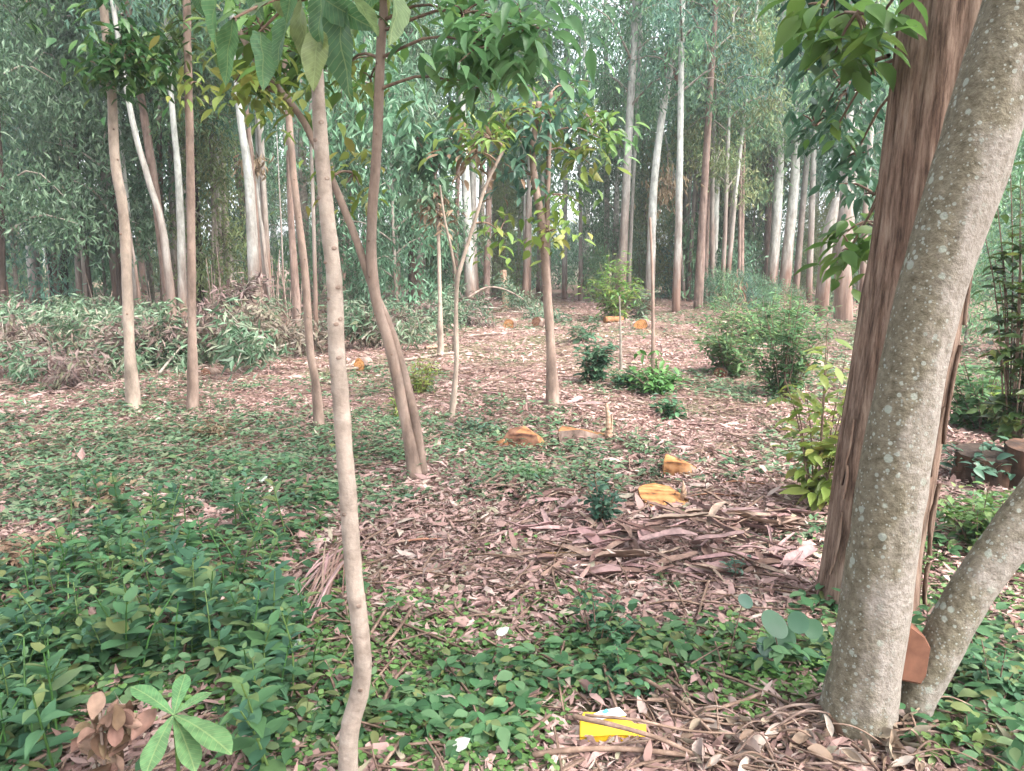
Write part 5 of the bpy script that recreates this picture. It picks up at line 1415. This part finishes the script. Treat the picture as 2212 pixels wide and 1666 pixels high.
# ------------------------------------------------------------------ bark heap, loose bark strips
def strip_mesh(seed, L, w, curl, key):
    r_ = np.random.default_rng(seed)
    nt_, ns = 9, 4
    t = np.linspace(-.5, .5, nt_)[:, None]; s = np.linspace(-1, 1, ns)[None]
    ww = w * (1 - .5 * (abs(t) * 2) ** 3) * (1 + .15 * np.sin(t * 9 + seed))
    x = t * L; bend = r_.normal() * .12; y = ww * s + bend * L * t ** 2
    z = curl * ww * (s ** 2) + r_.normal() * .05 * L * t ** 2 + .01 * np.sin(t * 8 + seed)
    V = np.stack([x + 0 * s, y, z], -1).reshape(-1, 3)
    i_ = np.arange(nt_ - 1)[:, None] * ns; j_ = np.arange(ns - 1)[None]
    F = np.stack([i_ + j_, i_ + j_ + 1, i_ + ns + j_ + 1, i_ + ns + j_], -1).reshape(-1, 4)
    mb = MB(); mb.add(V, [F]); mb.add(V - [0, 0, .0035], [F[:, ::-1]])
    return mb.mesh('bark_strip', M[key])
SM = [strip_mesh(s, 1.0, [.025, .04, .055, .07, .08, .05, .095, .065, .03][s], rng.uniform(.4, 1.6), 'strip') for s in range(9)]
SO = [strip_mesh(20 + s, 1.0, rng.uniform(.02, .045), .6, 'orange_strip') for s in range(3)]
def strip(u, v, h, L, rz, label, group, me, ty=None):
    p_ = ground(u, v)
    o = link('bark_strip', me); o.location = (p_[0], p_[1], p_[2] + h); o.scale = (L, L * rng.uniform(.8, 1.2), L)
    o.rotation_euler = (rng.normal() * .28, ty if ty is not None else rng.normal() * .16, rz)
    return tag(o, label, 'bark strip', group)
for k in range(230):
    f = rng.random()
    u = 1210 + 520 * rng.random(); v = 1095 + 165 * rng.random()
    hh = .21 * math.exp(-(((u - 1530) / 190) ** 2 + ((v - 1190) / 55) ** 2)) * rng.random()
    strip(u, v, .02 + hh, rng.uniform(.12, .34), rng.normal() * .75 + (math.pi if rng.random() < .5 else 0), 'curled pinkish brown bark strip in the heap before the big trunks', 'bark strips heaped before the big trunks', SM[int(rng.integers(9))])
for k in range(26):
    u = 1155 + rng.normal() * 40; v = 1100 + rng.normal() * 38
    strip(u, v, .02 + .03 * rng.random(), rng.uniform(.18, .36), R(70) + rng.normal() * .6, 'thin reddish bark ribbon in the small tangle left of the bark heap', 'ribbons of the small bark tangle', SM[int(rng.integers(9))])
for k in range(90):
    u = rng.uniform(640, 1420); v = rng.uniform(1120, 1345)
    strip(u, v, .02, rng.uniform(.08, .24), rng.normal() * .8, 'loose pinkish bark strip scattered in the litter left of the bark heap', 'bark strips scattered left of the bark heap', SM[int(rng.integers(9))])
for k in range(34):
    u = rng.uniform(820, 1750); v = rng.uniform(800, 1080)
    strip(u, v, .02, rng.uniform(.15, .4), rng.normal() * .7, 'bark strip lying in the litter of the middle clearing', 'bark strips in the middle clearing', SM[int(rng.integers(9))])
for (u, v, L_, a_, lab) in [(1240, 1212, .34, -.2, 'orange bark splinter at the left end of the bark heap'), (1240, 1398, .2, 1.2, 'upright orange bark splinter below the bushy weed'), (905, 1178, .28, .2, 'orange-brown bark flake left of the bark heap'),
                            (1560, 1078, .4, -.1, 'orange bark strip running right from the sawn stump'), (1610, 1050, .3, -.2, 'orange bark strip beyond the sawn stump'), (840, 1560, .2, -.5, 'orange-brown bark sliver right of the knotted sapling foot'), (470, 1178, .2, 0, 'dark orange bark flake in the lower left herbs')]:
    strip(u, v, .025, L_, a_, lab, None, SO[int(rng.integers(3))], 0.0)
# draped pale dry fronds left of the heap
root = thing('dry_frond', 'sheaf of pale dry frond strips draped beside the knotted sapling', 'dry frond', ground(700, 1300))
for k in range(34):
    mb = MB()
    p0 = ground(770 + rng.normal() * 25, 1215 + rng.normal() * 10); p2 = ground(650 + rng.normal() * 45, 1330 + rng.normal() * 28)
    t = np.linspace(0, 1, 7)[:, None]
    c = p0 * (1 - t) + p2 * t + np.array([0, 0, 1]) * (.10 * np.sin(math.pi * np.clip(t * .9 + .1, 0, 1)) + .02) + rng.normal(size=3) * .008
    dd_ = p2 - p0; s_ = np.array([-dd_[1], dd_[0], 0]); s_ /= np.linalg.norm(s_)
    w_ = .0045 * np.sin(np.linspace(.4, 2.8, 7))[:, None]
    V = np.concatenate([c - s_ * w_, c + s_ * w_]) - np.array(root.location)
    a_ = np.arange(6); mb.add(V, [np.stack([a_, a_ + 7, a_ + 8, a_ + 1], 1)])
    link('frond_strip', mb.mesh('frond_strip', M['strip']), root)

# dry curled leaves of the twig heap
def dry_leaf_mesh(seed, w=.42, key='dry'):
    r_ = np.random.default_rng(seed + 50)
    nt_, ns = 8, 4
    t = np.linspace(0, 1, nt_)[:, None]; s = np.linspace(-1, 1, ns)[None]
    ww = w * .5 * np.sin(math.pi * np.clip(t, .02, .985)) ** .75
    V = np.stack([t + 0 * s - .5, ww * s * (1 - .2 * r_.random()), .25 * r_.uniform(.3, 1.2) * (t - .5) ** 2 + 1.1 * r_.uniform(.3, 1.3) * ww * s ** 2 + .03 * np.sin(9 * t + s)], -1).reshape(-1, 3)
    i_ = np.arange(nt_ - 1)[:, None] * ns; j_ = np.arange(ns - 1)[None]
    mb = MB(); mb.add(V, [np.stack([i_ + j_, i_ + j_ + 1, i_ + ns + j_ + 1, i_ + ns + j_], -1).reshape(-1, 4)])
    return mb.mesh('dry_leaf', M[key])
DL = [dry_leaf_mesh(s, rng.uniform(.3, .5)) for s in range(8)]
def dry_leaf(u, v, h, L, label, group=None, rot=None, me=None):
    p_ = ground(u, v); o = link('dry_leaf', me or DL[int(rng.integers(8))])
    o.location = (p_[0], p_[1], p_[2] + h); o.scale = (L, L, L)
    o.rotation_euler = rot or (rng.normal() * .7, rng.normal() * .5, rng.random() * 6.28)
    return tag(o, label, 'dry leaf', group)
for k in range(95):
    u = 1440 + 560 * rng.random() ** .8; v = rng.uniform(1575, 1690)
    dry_leaf(u, v, .02 + .05 * rng.random(), rng.uniform(.06, .125), 'pale curled dry leaf in the twig heap below the lichen tree', 'dry leaves in the twig heap below the lichen tree')
BD = dry_leaf_mesh(99, .85, 'dead'); DD = [dry_leaf_mesh(70 + q, .6, 'dead') for q in range(4)]
dry_leaf(1088, 1545, .04, .125, 'large light brown dead leaf lying left of the yellow carton', None, (R(-38), R(8), R(70)), BD)
dry_leaf(1330, 1520 - 20, .02, .1, 'purplish grey dead leaf above the yellow carton', None, (R(-15), 0, R(10)))
dry_leaf(950, 1345, .02, .13, 'dark curled dead leaf right of the knotted sapling', None, (R(10), 0, R(5)))
dry_leaf(1290, 1690, .02, .12, 'grey-brown dead leaf below the yellow carton', None, (R(-20), 0, R(30)))
for k in range(14):
    dry_leaf(rng.uniform(1380, 1640), rng.uniform(1500, 1560), .02, rng.uniform(.06, .11), 'dry leaf lying right of the yellow carton', 'dry leaves right of the yellow carton')
# brown dead clump at lower left
b0 = ground(240, 1690)
root = thing('dead_leaf_clump', 'crumpled brown dead leaf clump beside the rosette plant at lower left', 'dead leaves', b0)
for k in range(46):
    p_ = at(235 + rng.normal() * 30, 1580 + rng.normal() * 36, 1.98 + rng.normal() * .04) - b0
    o = link('leaf', DD[k % 4], root); s_ = rng.uniform(.05, .10); o.location = tuple(p_); o.scale = (s_,) * 3; o.rotation_euler = tuple(rng.normal(size=3) * 1.2)
mb = MB(); tube(mb, [[0, 0, -.05], (at(225, 1640, 1.97) - b0), (at(215, 1540, 1.98) - b0)], [.006, .004], 5, 8); link('stem', mb.mesh('dead_stem', M['pole']), root)
# pale scraps in the herbs
for (u, v, L_, lab) in [(1072, 1392, .055, 'pale grey-white scrap lying in the bright green cover'), (628, 1418, .045, 'small white scrap in the green cover left of the knotted sapling'), (975, 1645, .06, 'pale papery scrap at the bottom edge right of the knotted sapling'), (560, 1052, .06, 'white blown scrap in the herbs above the lower left patch'), (470, 950, .07, 'pale crumpled scrap in the mid left litter')]:
    p_ = ground(u, v); mb = MB()
    leaves(mb, [p_ * 0], [[1, .2, .15]], [[0, -.5, 1]], L_, L_ * .7, T_ROUND, -2.5)
    o = link('pale_scrap', mb.mesh('pale_scrap', M['scrap'])); o.location = (p_[0], p_[1], p_[2] + .05); tag(o, lab, 'scrap')

# ------------------------------------------------------------------ yellow carton
c = at(1322, 1570, ground(1322, 1600)[1] - .02)
root = thing('carton', 'bright yellow torn carton with a white flap lying under brown sticks', 'carton', c)
kx = c[1] / FPX / math.cos(R(33))
def cp(u, v):   # carton outline in its own plane
    return ((u - 1322) * c[1] / FPX * 1.08, -(v - 1572) * c[1] / FPX * 1.12)
o = link('panel', poly_prism('carton_panel', [cp(*q) for q in [(1251, 1592), (1254, 1556), (1262, 1543), (1345, 1546), (1372, 1566), (1397, 1567), (1396, 1592), (1340, 1588)]], .045, M['yellow'], .002), root); o.rotation_euler = (R(-38), 0, 0)
o = link('front_panel', poly_prism('carton_front', [cp(*q) for q in [(1247, 1612), (1254, 1588), (1330, 1588), (1380, 1594), (1375, 1606), (1290, 1616)]], .004, M['yellow'], .001), root); o.rotation_euler = (R(-12), 0, 0); o.location = (0, -.006, .004)
o = link('flap', poly_prism('carton_flap', [cp(*q) for q in [(1258, 1562), (1296, 1545), (1338, 1538), (1354, 1554), (1300, 1562)]], .003, M['white'], .001), root); o.rotation_euler = (R(-30), 0, 0); o.location = (0, -.014, .016)
o = link('print_mark', poly_prism('carton_print', [cp(*q) for q in [(1299, 1547), (1310, 1541), (1316, 1546), (1308, 1550)]], .003, M['teal'], .0005), root); o.rotation_euler = (R(-30), 0, 0); o.location = (0, -.018, .018)

# ------------------------------------------------------------------ haze volume added to lift the forest darks, like lens veil
mb = MB()
V = np.array([[x_, y_, z_] for z_ in (-1.3, 24) for y_ in (-310, 330) for x_ in (-310, 310)], float)
mb.add(V, [np.array([(0, 2, 3, 1), (4, 5, 7, 6), (0, 1, 5, 4), (2, 6, 7, 3), (0, 4, 6, 2), (1, 3, 7, 5)])])
m, nt, N, L, out = mat_new('haze_veil')
pv = N.new('ShaderNodeVolumePrincipled'); pv.inputs['Color'].default_value = (.93, .97, 1, 1); pv.inputs['Density'].default_value = HAZE; pv.inputs['Anisotropy'].default_value = .2
L.new(pv.outputs['Volume'], out.inputs['Volume'])
o = link('haze', mb.mesh('haze', m, False)); o['kind'] = 'stuff'; tag(o, 'thin pale damp air between the trees', 'haze')
